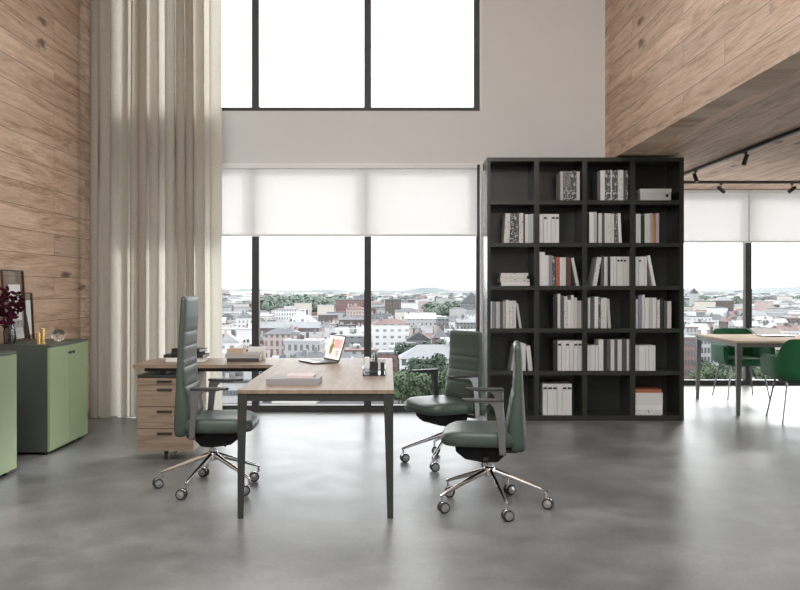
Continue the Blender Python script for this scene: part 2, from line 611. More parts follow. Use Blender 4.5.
# ------------------------------------------------------------------ sage cabinets
def cabinet(label, y0, y1, feet=True):
    xf, xb_, h = -2.62, XL + .02, 0.858
    t = thing('sideboard', label, 'cabinet', ((xf + xb_) / 2, (y0 + y1) / 2, 0), 0, 'sage green sideboards along the plank wall')
    hw, hl = (xf - xb_) / 2, (y1 - y0) / 2
    MB().box(-hw, hw - .022, -hl, hl, .025, h - .018).build('body', M['cab_dark'], t, bevel=.002)
    MB().box(-hw, hw, -hl, hl, h - .018, h).build('top', M['cab_dark'], t, bevel=.002)
    for k, (a, c) in enumerate(((-hl, -.002), (.002, hl))):
        d = MB().box(hw - .020, hw, a, c, .032, h - .022).build('door', M['sage'], t, bevel=.0015)
        yy = -.035 if k == 0 else .035
        hb = MB()
        hb.tube([(hw, yy, h - .085), (hw + .012, yy, h - .085), (hw + .015, yy, h - .085), (hw + .026, yy, h - .085)], [.006, .006, .014, .012], 14)
        hb.build('knob', M['black'], d)
    for fx in (-hw + .04, hw - .05):
        for fy in (-hl + .05, hl - .08):
            MB().lathe([(.018, 0), (.02, .004), (.02, .026)], 14, (fx, fy, 0)).build('foot', M['black'], t)
    return t


cabinet('two-door sage green sideboard carrying the glass ball and brass candlesticks', 6.665, 7.505)
cabinet('sage green sideboard cut by the photo edge, nearer the camera', 5.13, 6.07)
ztop = 0.858

# glass-and-metal picture frames leaning on the plank wall
def picture(label, ya, yb, zt, pr, lean):
    h = zt - ztop
    w = (yb - ya) / 2
    t = thing('picture_frame', label, 'picture frame', (XL + .012 + h * math.sin(lean) + .02, (ya + yb) / 2, ztop), 0, 'glass picture frames on the sideboard')
    rot = Matrix.Rotation(-lean, 4, 'Y')
    mb = MB()
    b_ = .009
    for (y0, y1, z0, z1) in ((-w, w, 0, b_), (-w, w, h - b_, h), (-w, -w + b_, b_, h - b_), (w - b_, w, b_, h - b_)):
        mb.box(-.009, .009, y0, y1, z0, z1, mat=rot)
    mb.build('frame', M['bronze'], t, smooth=False)
    MB().box(-.002, .002, -w + b_, w - b_, b_, h - b_, mat=rot).build('glass', M['glass'], t, smooth=False)
    y0, y1, z0, z1 = pr
    MB().box(.003, .005, -w + y0 * 2 * w, -w + y1 * 2 * w, h * z0, h * z1, mat=rot).build('print', M['print'], t, smooth=False)


picture('tallest bronze-edged glass picture frame leaning on the plank wall', 6.82, 7.22, 1.447, (.25, .80, .3, .80), R(3.5))
picture('middle-sized bronze-edged glass picture frame nearest the glass ball', 7.09, 7.40, 1.262, (.25, .85, .12, .84), R(3.0))
picture('smallest bronze-edged glass picture frame in front of the two taller frames', 6.99, 7.27, 1.115, (.1, .62, .1, .92), R(9))

t = thing('glass_ball', 'clear glass ball on the far sage green sideboard', 'ornament', at(58.5, 335, 7.1).to_tuple()[:2] + (ztop,))
mb = MB()
mb.lathe([(max(1e-4, .053 * math.sin(a * PI / 20)), .053 - .053 * math.cos(a * PI / 20)) for a in range(21)], 28)
mb.build('ball', M['sphere_glass'], t)
for k, (px, py, top) in enumerate(((38.2, 344, 333), (42.6, 343.6, 328.5))):
    Y = (EYE - ztop) * FPX / (py - VY)
    h = (py - top) * Y / FPX
    t = thing('candlestick', ('shorter', 'taller')[k] + ' brass candlestick of the pair beside the glass ball', 'candlestick', (X_(px, Y), Y, ztop), 0, 'brass candlesticks on the sideboard')
    MB().lathe([(.022, 0), (.022, .006), (.018, .01), (.018, h * .92), (.021, h * .93), (.021, h)], 18).build('holder', M['brass'], t)
    MB().lathe([(.014, h * .94), (.014, h + .002), (.002, h + .004)], 14).build('candle', plain('cream_wax', (.75, .65, .45), .6), t)

# burgundy branches in a dark vase
rnd = random.Random(8)
vx = at(3.5, 343, 6.82)
vx.x += .045
t = thing('vase_of_branches', 'slim glass vase of burgundy leafy branches before the picture frames', 'plant', (vx.x, vx.y, ztop))
MB().lathe([(.035, 0), (.042, .01), (.045, .1), (.032, .17), (.030, .18), (.027, .18), (.028, .17), (.041, .1), (.038, .014), (.001, .012)], 20).build('vase', M['acrylic'], t)
tips = [(.0, 0, .40), (.05, .05, .38), (.075, -.04, .31), (.02, .06, .33), (.05, .02, .24), (-.03, .03, .36), (-.02, -.14, .34), (.03, -.10, .22), (-.01, -.05, .27)]
stm, lf = MB(), MB()
for (x, y, z) in tips:
    stm.tube([(x * .1, y * .1, .015), (x * .35, y * .35, z * .5), (x, y, z)], [.003, .0028, .0015], 6)
    for q in range(11):
        a, e = rnd.uniform(0, 2 * PI), rnd.uniform(-.7, 1.0)
        L, wd = rnd.uniform(.05, .085), rnd.uniform(.014, .022)
        o_ = Vector((x, y, z)) + Vector((rnd.uniform(-.02, .02), rnd.uniform(-.02, .02), rnd.uniform(-.06, .02)))
        d_ = Vector((math.cos(a) * math.cos(e), math.sin(a) * math.cos(e), math.sin(e)))
        sd = d_.cross(Vector((rnd.uniform(-1, 1), rnd.uniform(-1, 1), rnd.uniform(-1, 1)))).normalized()
        up = d_.cross(sd)
        lf.add([o_, o_ + d_ * L * .3 + sd * wd, o_ + d_ * L * .7 + sd * wd * .8 - up * .004, o_ + d_ * L - up * .01,
                o_ + d_ * L * .7 - sd * wd * .8 - up * .004, o_ + d_ * L * .3 - sd * wd, o_ + d_ * L * .5 + up * .006],
               [(0, 1, 6), (1, 2, 6), (2, 3, 6), (3, 4, 6), (4, 5, 6), (5, 0, 6)])
stm.build('stems', M['stem'], t)
lf.build('leaves', M['burgundy'], t)

# ------------------------------------------------------------------ desk with return and drawer pedestal
DX0, DX1, DY0, DY1, DH = -0.852, 0.034, 4.84, 7.05, 0.726
dk = thing('executive_desk', 'walnut executive desk with dark metal frame and tapered legs', 'desk', (0, 0, 0))
MB().box(DX0, DX1, DY0, DY1, DH - .022, DH).build('desktop', M['desk_wood'], dk, bevel=.0015)
mb = MB()
zr0, zr1 = DH - .064, DH - .023
mb.box(DX0 + .04, DX1 - .04, DY0 + .012, DY0 + .05, zr0, zr1)
mb.box(DX0 + .04, DX1 - .04, DY1 - .05, DY1 - .012, zr0, zr1)
mb.box(DX0 + .012, DX0 + .05, DY0 + .03, DY1 - .03, zr0, zr1)
mb.box(DX1 - .05, DX1 - .012, DY0 + .03, DY1 - .03, zr0, zr1)
mb.build('under_frame', M['desk_metal'], dk, bevel=.002)


def desk_leg(xo, yo, sx, sy, parent):
    """blade leg: full frame corner at the top, narrow at the floor; xo/yo the outer corner."""
    rings = []
    for z, w in ((0.0, .034), (.30, .043), (.60, .052), (zr0, .056), (zr1, .056)):
        x, y = xo - sx * (.004 if z < .6 else .004), yo
        rings.append([(x, y, z), (x - sx * w, y, z), (x - sx * w * .72, y - sy * w, z), (x, y - sy * w, z)])
    l = MB().loft(rings).build('leg', M['desk_metal'], parent, bevel=.002)
    MB().lathe([(.009, 0), (.011, .002), (.011, .006)], 12, (xo - sx * .018, yo - sy * .016, 0)).build('glide', M['white_paint'], l)


desk_leg(DX0, DY0 + .004, -1, -1, dk)
desk_leg(DX1, DY0 + .004, 1, -1, dk)
desk_leg(DX1, DY1 - .004, 1, 1, dk)
MB().box(-.62, -.30, 6.2, 6.75, DH - .10, DH - .075).build('cable_tray', M['desk_metal'], dk, bevel=.004)

RX0, RX1, RY0, RY1 = -1.91, DX0 - .002, 6.43, 7.05
rt = thing('desk_return', 'walnut side extension joining the desk, resting on the drawer unit', 'desk', (0, 0, 0))
MB().box(RX0, RX1, RY0, RY1, DH - .026, DH).build('top', M['return_wood'], rt, bevel=.0015)
MB().box(RX0 + .06, RX1 - .02, RY0 + .10, RY0 + .14, DH - .06, DH - .026).build('support_rail', M['desk_metal'], rt)
MB().box(-1.02, DX0 + .15, RY1 - .2, RY1 - .1, DH - .085, DH - .066).build('joining_plate', M['desk_metal'], rt)

PX0, PX1, PY0, PY1, PZ0, PZ1 = -1.885, -1.462, 6.46, 6.92, .076, .646
pd = thing('drawer_pedestal', 'walnut four-drawer pedestal under the desk extension', 'drawer unit', (0, 0, 0))
MB().box(PX0, PX1, PY0 + .02, PY1, PZ0, PZ1 - .016).build('carcass', M['drawer_wood'], pd, bevel=.0015)
MB().box(PX0, PX1, PY0, PY1, PZ1 - .016, PZ1).build('top', M['desk_metal'], pd, bevel=.0015)
zz = [Z_(q, PY0) for q in (451.5, 428.8, 406.8, 385.0, 377.9)]
for a, c in zip(zz[:-1], zz[1:]):
    dr = MB().box(PX0 + .001, PX1 - .001, PY0, PY0 + .019, a + .0025, c - .0025).build('drawer', M['drawer_wood'], pd, bevel=.001)
    hx0, hx1 = X_(157, PY0), X_(172, PY0)
    hz = c - min(.035, (c - a) * .5)
    hb = MB()
    hb.box(hx0, hx1, PY0 - .012, PY0 - .001, hz - .007, hz - .002)
    hb.box(hx0, hx1, PY0 - .003, PY0 + .001, hz - .007, hz + .007)
    hb.build('handle', M['black'], dr)
kh = MB().lathe([(.006, 0), (.006, .004), (.001, .005)], 12, (PX0 + .022, PY0 - .001, zz[3] - .012), mat=Matrix.Rotation(R(90), 4, 'X'))
kh.build('keyhole', M['alu'], pd)
for (lx, ly) in ((X_(167.5, 6.55), 6.53), (X_(167.5, 6.55), 6.82)):
    MB().loft([[(lx - w, ly - w, z), (lx + w, ly - w, z), (lx + w, ly + w, z), (lx - w, ly + w, z)] for z, w in ((0, .011), (PZ0, .017))]).build('leg', M['black'], pd)
MB().box(PX0 + .15, PX0 + .20, PY0 + .08, PY1 - .08, PZ1, DH - .027).build('spacer', M['desk_metal'], pd)

# ------------------------------------------------------------------ things on the desk
def flat_book(label, cx, cy, z, w, d, h, mat, rz=0.0, name='book', group=None, spine='y'):
    """A book lying flat; its spine faces -y, pages show on the other edges."""
    t = thing(name, label, 'book', (cx, cy, z), rz, group)
    b_ = min(.004, h * .16)
    poly = [(-d / 2, 0), (d / 2, 0), (d / 2, b_), (-d / 2 + b_, b_), (-d / 2 + b_, h - b_), (d / 2, h - b_), (d / 2, h), (-d / 2, h)]
    MB().prism(poly, -w / 2, w / 2, 'x').build('cover', mat, t, smooth=False)
    MB().box(-w / 2 + .004, w / 2 - .004, -d / 2 + b_, d / 2 - .005, b_, h - b_).build('pages', M['paper'], t, smooth=False)
    return t


bk = plain('black_cover', (.02, .02, .022), .5)
wc = plain('white_cover', (.72, .71, .69), .55)
G = 'books stacked behind the high-back chair'
yq = 6.78
x0 = X_(187, yq)
flat_book('thick white book at the bottom of the stack behind the tall chair', x0, yq, DH, .29, .21, .032, wc, .05, group=G)
flat_book('black book second from bottom of the stack behind the tall chair', x0, yq, DH + .032, .31, .21, .024, bk, -.06, group=G)
flat_book('thin black book third from bottom of the stack behind the tall chair', x0 + .01, yq, DH + .056, .26, .19, .018, bk, .22, group=G)
flat_book('small black book on top of the stack behind the tall chair', x0 + .02, yq, DH + .074, .23, .16, .026, bk, -.18, group=G)
G = 'books stacked on the desk extension by the window'
x0 = X_(245, yq)
flat_book('dark book at the bottom of the stack nearest the desk', x0 + .0, yq, DH, .25, .20, .028, plain('brown_black_cover', (.05, .04, .035), .5), .0, group=G)
flat_book('wide grey book in the middle of the stack nearest the desk', x0 - .005, yq, DH + .028, .27, .20, .036, M['greybox'], .04, group=G)
flat_book('small tan book on top of the stack nearest the desk', x0 - .065, yq, DH + .064, .13, .14, .034, M['tan'], .0, group=G)
flat_book('white book standing behind the grey one near the desk', x0 + .075, yq + .14, DH, .14, .05, .10, wc, .0, group=G)

yq = 5.22
t = flat_book('wide lilac-grey folder lying on the near end of the desk', X_(295, yq), yq, DH, .315, .24, .034, M['lilac'], -.02, name='folder')
flat_book('slim pale pink notebook on the lilac-grey folder', X_(301, yq), yq + .02, DH + .034, .165, .17, .014, M['pink'], -.02, name='notebook')

# laptop: screen turned towards the tall chair
def laptop(label, loc, rz, w, d, sd, tilt, group=None, pic=True):
    t = thing('laptop', label, 'laptop', loc, rz, group)
    bs = MB().box(-w / 2, w / 2, -d, 0, .002, .014).build('base', M['alu'], t, bevel=.003)
    MB().box(-w / 2 + .02, w / 2 - .02, -d * .62, -.025, .0141, .0148).build('keyboard', M['black'], bs, smooth=False)
    MB().box(-w * .16, w * .16, -d * .95, -d * .67, .0141, .0146).build('trackpad', M['greybox'], bs, smooth=False)
    mt = Matrix.Translation((0, .002, .012)) @ Matrix.Rotation(-tilt, 4, 'X')
    ld = MB().box(-w / 2, w / 2, 0, .006, 0, sd, mat=mt).build('lid', M['black'], t, bevel=.002)
    MB().box(-w / 2 + .008, w / 2 - .008, -.0012, .0002, .012, sd - .008, mat=mt).build('screen', M['screen'] if pic else M['print'], ld, smooth=False)
    if pic:
        g = MB()
        g.box(-.02, .12, -.0020, -.0012, .10, .17, mat=mt)
        g.build('picture_panel', M['screen_pink'], ld, smooth=False)
        g = MB()
        g.prism([(-.07, .05), (-.03, .05), (-.02, .10), (-.01, .12), (-.035, .135), (-.03, .165), (-.05, .175), (-.068, .16), (-.06, .13), (-.085, .11)], -.0026, -.0018, 'y', mat=mt)
        g.build('picture_figure', M['screen_olive'], ld, smooth=False)
        g = MB()
        for q in range(3):
            g.box(.03 + .012 * q, .10, -.0022, -.0012, .075 - .016 * q, .081 - .016 * q, mat=mt)
        g.build('picture_lines', M['greybox'], ld, smooth=False)
    return t


def emis(name, c, s):
    m, nt, b = new_mat(name)
    n = noise(nt, objco(nt), 30, 2)
    nt.links.new(mixc(nt, n, tuple(x * .96 for x in c), c), b.inputs['Base Color'])
    b.inputs['Emission Color'].default_value = (*c, 1)
    b.inputs['Emission Strength'].default_value = s
    b.inputs['Roughness'].default_value = .3
    return m
M['screen'] = emis('lit_screen', (.80, .78, .76), .75)
M['screen_pink'] = emis('lit_screen_pink', (.75, .45, .42), .6)
M['screen_olive'] = emis('lit_screen_olive', (.30, .26, .10), .5)
laptop('open laptop with a lit white screen on the walnut desk', (-.445, 6.68, DH), R(-63), .30, .21, .205, R(17))

# acrylic organiser tray
yq = 5.75
t = thing('desk_organiser', 'clear acrylic tray holding black pen boxes at the desk edge', 'desk organiser', (X_(374.5, yq), yq, DH))
hw, hd = .075, .14
mb = MB()
mb.box(-hw, hw, -hd, hd, 0, .006)
mb.box(-hw, hw, -hd, -hd + .004, .006, .05)
mb.box(-hw, hw, hd - .004, hd, .006, .09)
mb.box(-hw, -hw + .004, -hd + .004, hd - .004, .006, .05)
mb.box(hw - .004, hw, -hd + .004, hd - .004, .006, .05)
mb.build('tray', M['acrylic'], t, smooth=False)
MB().box(-.030, .024, -.03, .03, .008, .085).build('pen_box', M['black'], t, bevel=.003)
MB().box(.040, .066, -.02, .05, .008, .078).build('clip_box', M['black'], t, bevel=.003)
MB().box(-.068, -.036, .05, .11, .008, .105).build('note_block', M['white_paint'], t, bevel=.002)
for k, (px, tz, mt) in enumerate(((.004, .15, 'black'), (.012, .135, 'black'), (-.012, .128, 'alu'))):
    MB().tube([(px, 0, .05), (px + .006, .012, tz)], [.0045, .0035], 8).build('pen', M[mt], t)

# ------------------------------------------------------------------ office chairs
def superring(z, x0, x1, hw, n=28, e=5.0):
    cx, rx = (x0 + x1) / 2, (x1 - x0) / 2
    out = []
    for k in range(n):
        a = 2 * PI * k / n
        c, s_ = math.cos(a), math.sin(a)
        out.append((cx + rx * math.copysign(abs(c) ** (2 / e), c), hw * math.copysign(abs(s_) ** (2 / e), s_), z))
    return out


def backrest_mesh(ztop_, seams):
    """profile: rear and front x by height; horizontal seams are pressed into the front."""
    prof = [(.36, -.212, -.125, .205), (.42, -.215, -.100, .216), (.50, -.212, -.095, .221), (.60, -.205, -.112, .221), (.72, -.197, -.136, .217),
            (.85, -.191, -.143, .209), (1.0, -.184, -.138, .202), (1.12, -.177, -.129, .197), (1.25, -.172, -.127, .190)]

    def ip(z):
        for a, c in zip(prof[:-1], prof[1:]):
            if a[0] <= z <= c[0]:
                t = (z - a[0]) / (c[0] - a[0])
                t = t * t * (3 - 2 * t) * .5 + t * .5
                return [a[k] + (c[k] - a[k]) * t for k in range(1, 4)]
        return list(prof[-1][1:] if z > 1 else prof[0][1:])
    zs = []
    z = .36
    while z < ztop_ - 1e-6:
        zs.append(z)
        z += .006
    zs.append(ztop_)
    rings = []
    for z in zs:
        r, f, w = ip(z)
        e = min(z - .36, ztop_ - z)
        k = 1.0
        if e < .03:
            k = math.sqrt(max(0.0, 1 - (1 - e / .03) ** 2)) * .6 + .4
            w *= .90 + .10 * math.sqrt(max(0.0, 1 - (1 - e / .03) ** 2))
        cx = (r + f) / 2
        r, f = cx + (r - cx) * k, cx + (f - cx) * k
        gr = 0.0
        for s_ in seams:
            d = abs(z - s_)
            if d < .05:
                gr += .0036 * math.exp(-(d / .0055) ** 2) - .0012 * math.exp(-((d - .03) / .015) ** 2)
        rings.append([(x - gr * (1 - min(1, abs(y) / w) ** 4) if x > (r + f) / 2 else x, y, zq) for x, y, zq in superring(z, r, f, w)])
    return MB().loft(rings)


def office_chair(label, loc, rz, base_ph, ztop_, seams, dz=0.0, arm=.66, trail=.012):
    t = thing('office_chair', label, 'chair', loc, rz, 'green leather office chairs around the desk')
    # seat cushion
    rings = []
    sx0, sx1, hw = -.185, .288, .240
    N = 36
    for z, k in ((.388, .88), (.392, .95), (.402, .985), (.425, 1.0), (.445, .99), (.46, .965), (.468, .92), (.471, .80), (.472, .5), (.4715, .2)):
        ring = []
        for q in range(N):
            a = 2 * PI * q / N
            c, s_ = math.cos(a), math.sin(a)
            e = 2 / 4.2
            cx, rx = (sx0 + sx1) / 2, (sx1 - sx0) / 2
            x = cx + rx * k * math.copysign(abs(c) ** e, c)
            y = hw * k * math.copysign(abs(s_) ** e, s_)
            zz_ = z
            if x > .15 and z > .43:
                zz_ -= (x - .15) ** 2 * 1.3
            zz_ += .010 * (abs(y) / hw) ** 2 * (1 if z > .43 else 0)
            ring.append((x, y, zz_ + dz))
        rings.append(ring)
    MB().loft(rings).build('seat', M['leather'], t, angle=60)
    backrest_mesh(ztop_, seams).build('backrest', M['leather'], t, angle=60)
    # arms: flat aluminium blade rising beside the seat, slim black pad reaching forward
    for s_ in (-1, 1):
        poly = [(-.070, .365), (-.032, .365), (-.028, .40), (-.022, .50), (-.012, .58), (.002, arm - .035), (.022, arm - .014), (.120, arm - .006), (.120, arm),
                (-.050, arm), (-.056, arm - .02), (-.056, .58), (-.064, .48)]
        poly = [(px_ - .026, pz_) for px_, pz_ in poly]
        mb = MB()
        y0 = s_ * .268
        mb.prism(poly, y0 - .011, y0 + .011, 'y')
        mb.box(-.096, -.056, min(0.10 * s_, y0), max(0.10 * s_, y0), .356, .372)
        a_ = mb.build('armrest', M['alu'], t, bevel=.004)
        P = MB()
        rings = []
        for x, w in ((-.058, .020), (-.05, .032), (.0, .036), (.10, .036), (.165, .030), (.178, .016)):
            x -= .026
            rings.append([(x, y0 - w, arm), (x, y0 + w, arm), (x, y0 + w * .92, arm + .014), (x, y0 - w * .92, arm + .014)])
        P.loft(rings).build('arm_pad', M['black'], a_, bevel=.004)
    # mechanism
    mb = MB()
    mb.prism([(-.09, .392), (.20, .392), (.195, .345), (.14, .302), (.02, .283), (-.05, .290), (-.09, .33)], -.135, .135, 'y')
    me = mb.build('mechanism', M['mech'], t, bevel=.010)
    MB().tube([(.10, -.10, .325), (.10, -.17, .320), (.12, -.205, .312)], [.006, .006, .009], 8).build('lever', M['black'], me)
    MB().tube([(.02, .10, .325), (.02, .20, .318)], [.012, .014], 10).build('tension_knob', M['black'], me)
    MB().box(-.165, -.06, -.035, .035, .325, .352).build('back_bracket', M['black'], me, bevel=.008)
    MB().lathe([(.024, .18), (.024, .255), (.019, .257), (.019, .286)], 20).build('column', M['chrome'], t)
    hub = MB().lathe([(.026, .182), (.034, .188), (.036, .225), (.031, .238), (.027, .241)], 24).build('base', M['chrome'], t)
    for k in range(5):
        a = base_ph - rz + 2 * PI * k / 5
        rot = Matrix.Rotation(a, 4, 'Z')
        rings = []
        for x, zc_, w, hh in ((.020, .217, .014, .019), (.10, .188, .0125, .0165), (.20, .152, .011, .0135), (.30, .115, .0095, .011), (.335, .102, .009, .010), (.342, .100, .005, .006)):
            rings.append([rot @ Vector((x, w * math.cos(q * PI / 6), zc_ + hh * math.sin(q * PI / 6))) for q in range(12)])
        MB().loft(rings).build('base_leg', M['chrome'], hub)
        c = rot @ Vector((.33, 0, 0))
        crot = Matrix.Rotation(-rz + R((12, -20, 30, -8, 18)[k]), 4, 'Z')
        off = crot @ Vector((trail, 0, 0))
        mb = MB()
        mb.tube([(c.x, c.y, .098), (c.x, c.y, .062)], .007, 10)
        hood = [(math.cos(q) * .026, .033 + math.sin(q) * .026) for q in [PI * (i / 10) for i in range(11)]]
        hood = [(x, z + .006) for x, z in hood]
        mb.prism(hood, -.008, .008, 'y', mat=Matrix.Translation(c + off) @ crot)
        ca = mb.build('caster', M['chrome'], t, bevel=.002)
        for s_ in (-1, 1):
            wm = Matrix.Translation(c + off + Vector((0, 0, .0325))) @ crot @ Matrix.Translation((0, s_ * .017, 0)) @ Matrix.Rotation(R(-90) * s_, 4, 'X')
            W = MB()
            prof = [(.020, -.008), (.0295, -.0075), (.0325, -.004), (.0325, .004), (.0295, .0075), (.022, .008)]
            W.lathe(prof, 26, mat=wm)
            W.lathe([(.0235, .0070), (.023, .0094), (.012, .0100), (.009, .0118), (.001, .012)], 22, mi=1, mat=wm)
            W.build('wheel', [M['rubber'], M['hub']], ca, angle=50)
    return t


office_chair('tall high-back green leather office chair facing the desk from the drawers', (-1.140, 5.60, 0), 0.0, R(36), 1.248, [.68, .80, .93, 1.02], arm=.668, trail=-.028)
office_chair('mid-back green leather office chair nearest the camera, seen from the side', (.605, 5.12, 0), R(172.5), R(-81), .978, [.60, .70, .80])
office_chair('mid-back green leather office chair facing us between desk and bookcase', (.443, 6.40, 0), R(209), R(248), .978, [.595, .685, .785])

# ------------------------------------------------------------------ bookcase
BY, BD = 8.42, .40
bx = lambda p: X_(p, BY)
bz = lambda p: Z_(p, BY)
bc = thing('bookcase', 'tall charcoal bookcase of four columns and six rows by the window', 'bookcase', (0, 0, 0))
B0, B1, BT = bx(487.2), bx(684), bz(157.4)
MB().box(B0, bx(490.4), BY, BY + BD, 0, BT).build('side_panel', M['bookcase'], bc, smooth=False)
MB().box(bx(679.5), B1, BY, BY + BD, 0, BT).build('side_panel', M['bookcase'], bc, smooth=False)
DIV = [(534.2, 539.2), (582.4, 587.2), (630.2, 635.4)]
for a, c in DIV:
    MB().box(bx(a), bx(c), BY + .001, BY + BD - .02, 0.0, BT - .001).build('divider', M['bookcase'], bc, smooth=False)
COLS = [(490.4, 534.2), (539.2, 582.4), (587.2, 630.2), (635.4, 679.5)]
SHZ = [(157.4, 161.2), (200.2, 204.4), (242.8, 246.8), (285.8, 289.8), (328.4, 332.6), (371.0, 375.2), (415.6, 420.2)]
for (a, c) in COLS:
    for (p, q) in SHZ:
        z0 = max(0.0, bz(q)) if p < 415 else 0.0
        MB().box(bx(a), bx(c), BY + .003, BY + BD - .02, z0, bz(p)).build('shelf', M['bookcase'], bc, smooth=False)
MB().box(bx(490.4), bx(679.5), BY + BD - .02, BY + BD, 0, BT - .002).build('back_panel', M['bookcase'], bc, smooth=False)


def spine_mat(name, a, c, sx, sz, th=.5):
    """printed spine: broken blocks of two tones."""
    m, nt, b = new_mat(name)
    mp = nd(nt, 'ShaderNodeMapping')
    mp.inputs['Scale'].default_value = (sx, sx, sz)
    nt.links.new(objco(nt), mp.inputs[0])
    n = noise(nt, mp.outputs[0], 1.0, 2, .5)
    nt.links.new(ramp(nt, n, [(th - .03, a), (th + .03, c)]), b.inputs['Base Color'])
    b.inputs['Roughness'].default_value = .5
    return m


BM = {
    'w': [plain('book_white', (.66, .65, .635), .55, var=.04), plain('book_offwhite', (.58, .57, .55), .55, var=.05), plain('book_chalk', (.72, .71, .70), .55, var=.03)],
    'g': [plain('book_grey', (.36, .355, .35), .55, var=.06), plain('book_silver', (.45, .445, .44), .55, var=.06)],
    'd': [plain('book_dark_grey', (.085, .083, .08), .5, var=.1)],
    'k': [plain('book_black', (.022, .021, .021), .5)],
    'p': [spine_mat('book_print_a', (.03, .03, .03), (.60, .59, .57), 90, 60, .56), spine_mat('book_print_b', (.03, .03, .03), (.55, .54, .52), 60, 120, .54), spine_mat('book_print_c', (.07, .07, .07), (.45, .44, .43), 40, 35, .55)],
    'q': [spine_mat('book_print_light', (.12, .12, .12), (.62, .61, .59), 50, 45, .36)],
    'o': [plain('book_orange', (.55, .22, .06), .5)],
    'r': [plain('book_rust', (.36, .11, .055), .5)],
    'b': [plain('book_brown', (.10, .045, .03), .5)],
    'u': [plain('book_blue_grey', (.22, .24, .28), .5)],
    'v': [plain('book_mauve', (.42, .36, .40), .5)],
    't': [plain('book_teal_white', (.52, .58, .62), .5)],
    'j': [plain('journal_white', (.68, .67, .655), .6, var=.02), plain('journal_white_warm', (.64, .63, .615), .6, var=.02)],
}
CN = {'w': 'white', 'g': 'light grey', 'd': 'dark grey', 'k': 'black', 'p': 'black-and-white printed', 'q': 'white dark-flecked', 'o': 'orange', 'r': 'rust-red', 'b': 'dark brown',
      'u': 'blue-grey', 'v': 'mauve-white', 't': 'pale blue', 'j': 'white journal-series'}
ORD = ['first', 'second', 'third', 'fourth', 'fifth', 'sixth', 'seventh', 'eighth', 'ninth', 'tenth', 'eleventh', 'twelfth', 'thirteenth']
ROWN = ['top', 'second', 'third', 'fourth', 'fifth', 'bottom']
rb = random.Random(12)
BF = BY + .035


def stand_book(p0, p1, ptop, row, col, idx, n, code, lean=0.0, label=False):
    z0 = bz(SHZ[row + 1][0])
    x0, x1 = X_(p0, BF), X_(p1, BF)
    h = (SHZ[row + 1][0] - ptop) * BF / FPX
    th = max(.008, x1 - x0 - .0022)
    dep = rb.uniform(.19, .25) if code != 'j' else .23
    look = 'white book of the matching series' if code == 'j' else CN[code] + (' leaning book' if abs(lean) > .04 else ' book')
    t = thing('book', f'{look}, {ORD[idx]} from left, {ROWN[row]} row, {ORD[col]} column of the bookcase', 'book',
              (x0 if lean >= 0 else x0 + th, BF + rb.uniform(0, .012), z0), 0, f'books in the {ROWN[row]} row, {ORD[col]} column of the bookcase')
    t.rotation_euler = (0, lean, 0)
    o = 0 if lean >= 0 else -th
    b_ = min(.0032, th * .2)
    mt = rb.choice(BM[code])
    poly = [(o, 0), (o + th, 0), (o + th, dep), (o + th - b_, dep), (o + th - b_, b_ * 1.5), (o + b_, b_ * 1.5), (o + b_, dep), (o, dep)]
    MB().prism(poly, 0, h, 'z').build('cover', mt, t, smooth=False)
    MB().box(o + b_, o + th - b_, b_ * 1.5, dep - .004, .003, h - .004).build('pages', M['paper'], t, smooth=False)
    if label:
        MB().box(o + th * .12, o + th * .9, -.0008, .0004, h * .83, h * .895).build('spine_label', M['label_black'], t, smooth=False)
    return t


def series(p0, p1, n, ptop):
    w = (p1 - p0) / n
    return [(p0 + w * k, p0 + w * (k + 1), ptop, 'j') for k in range(n)]


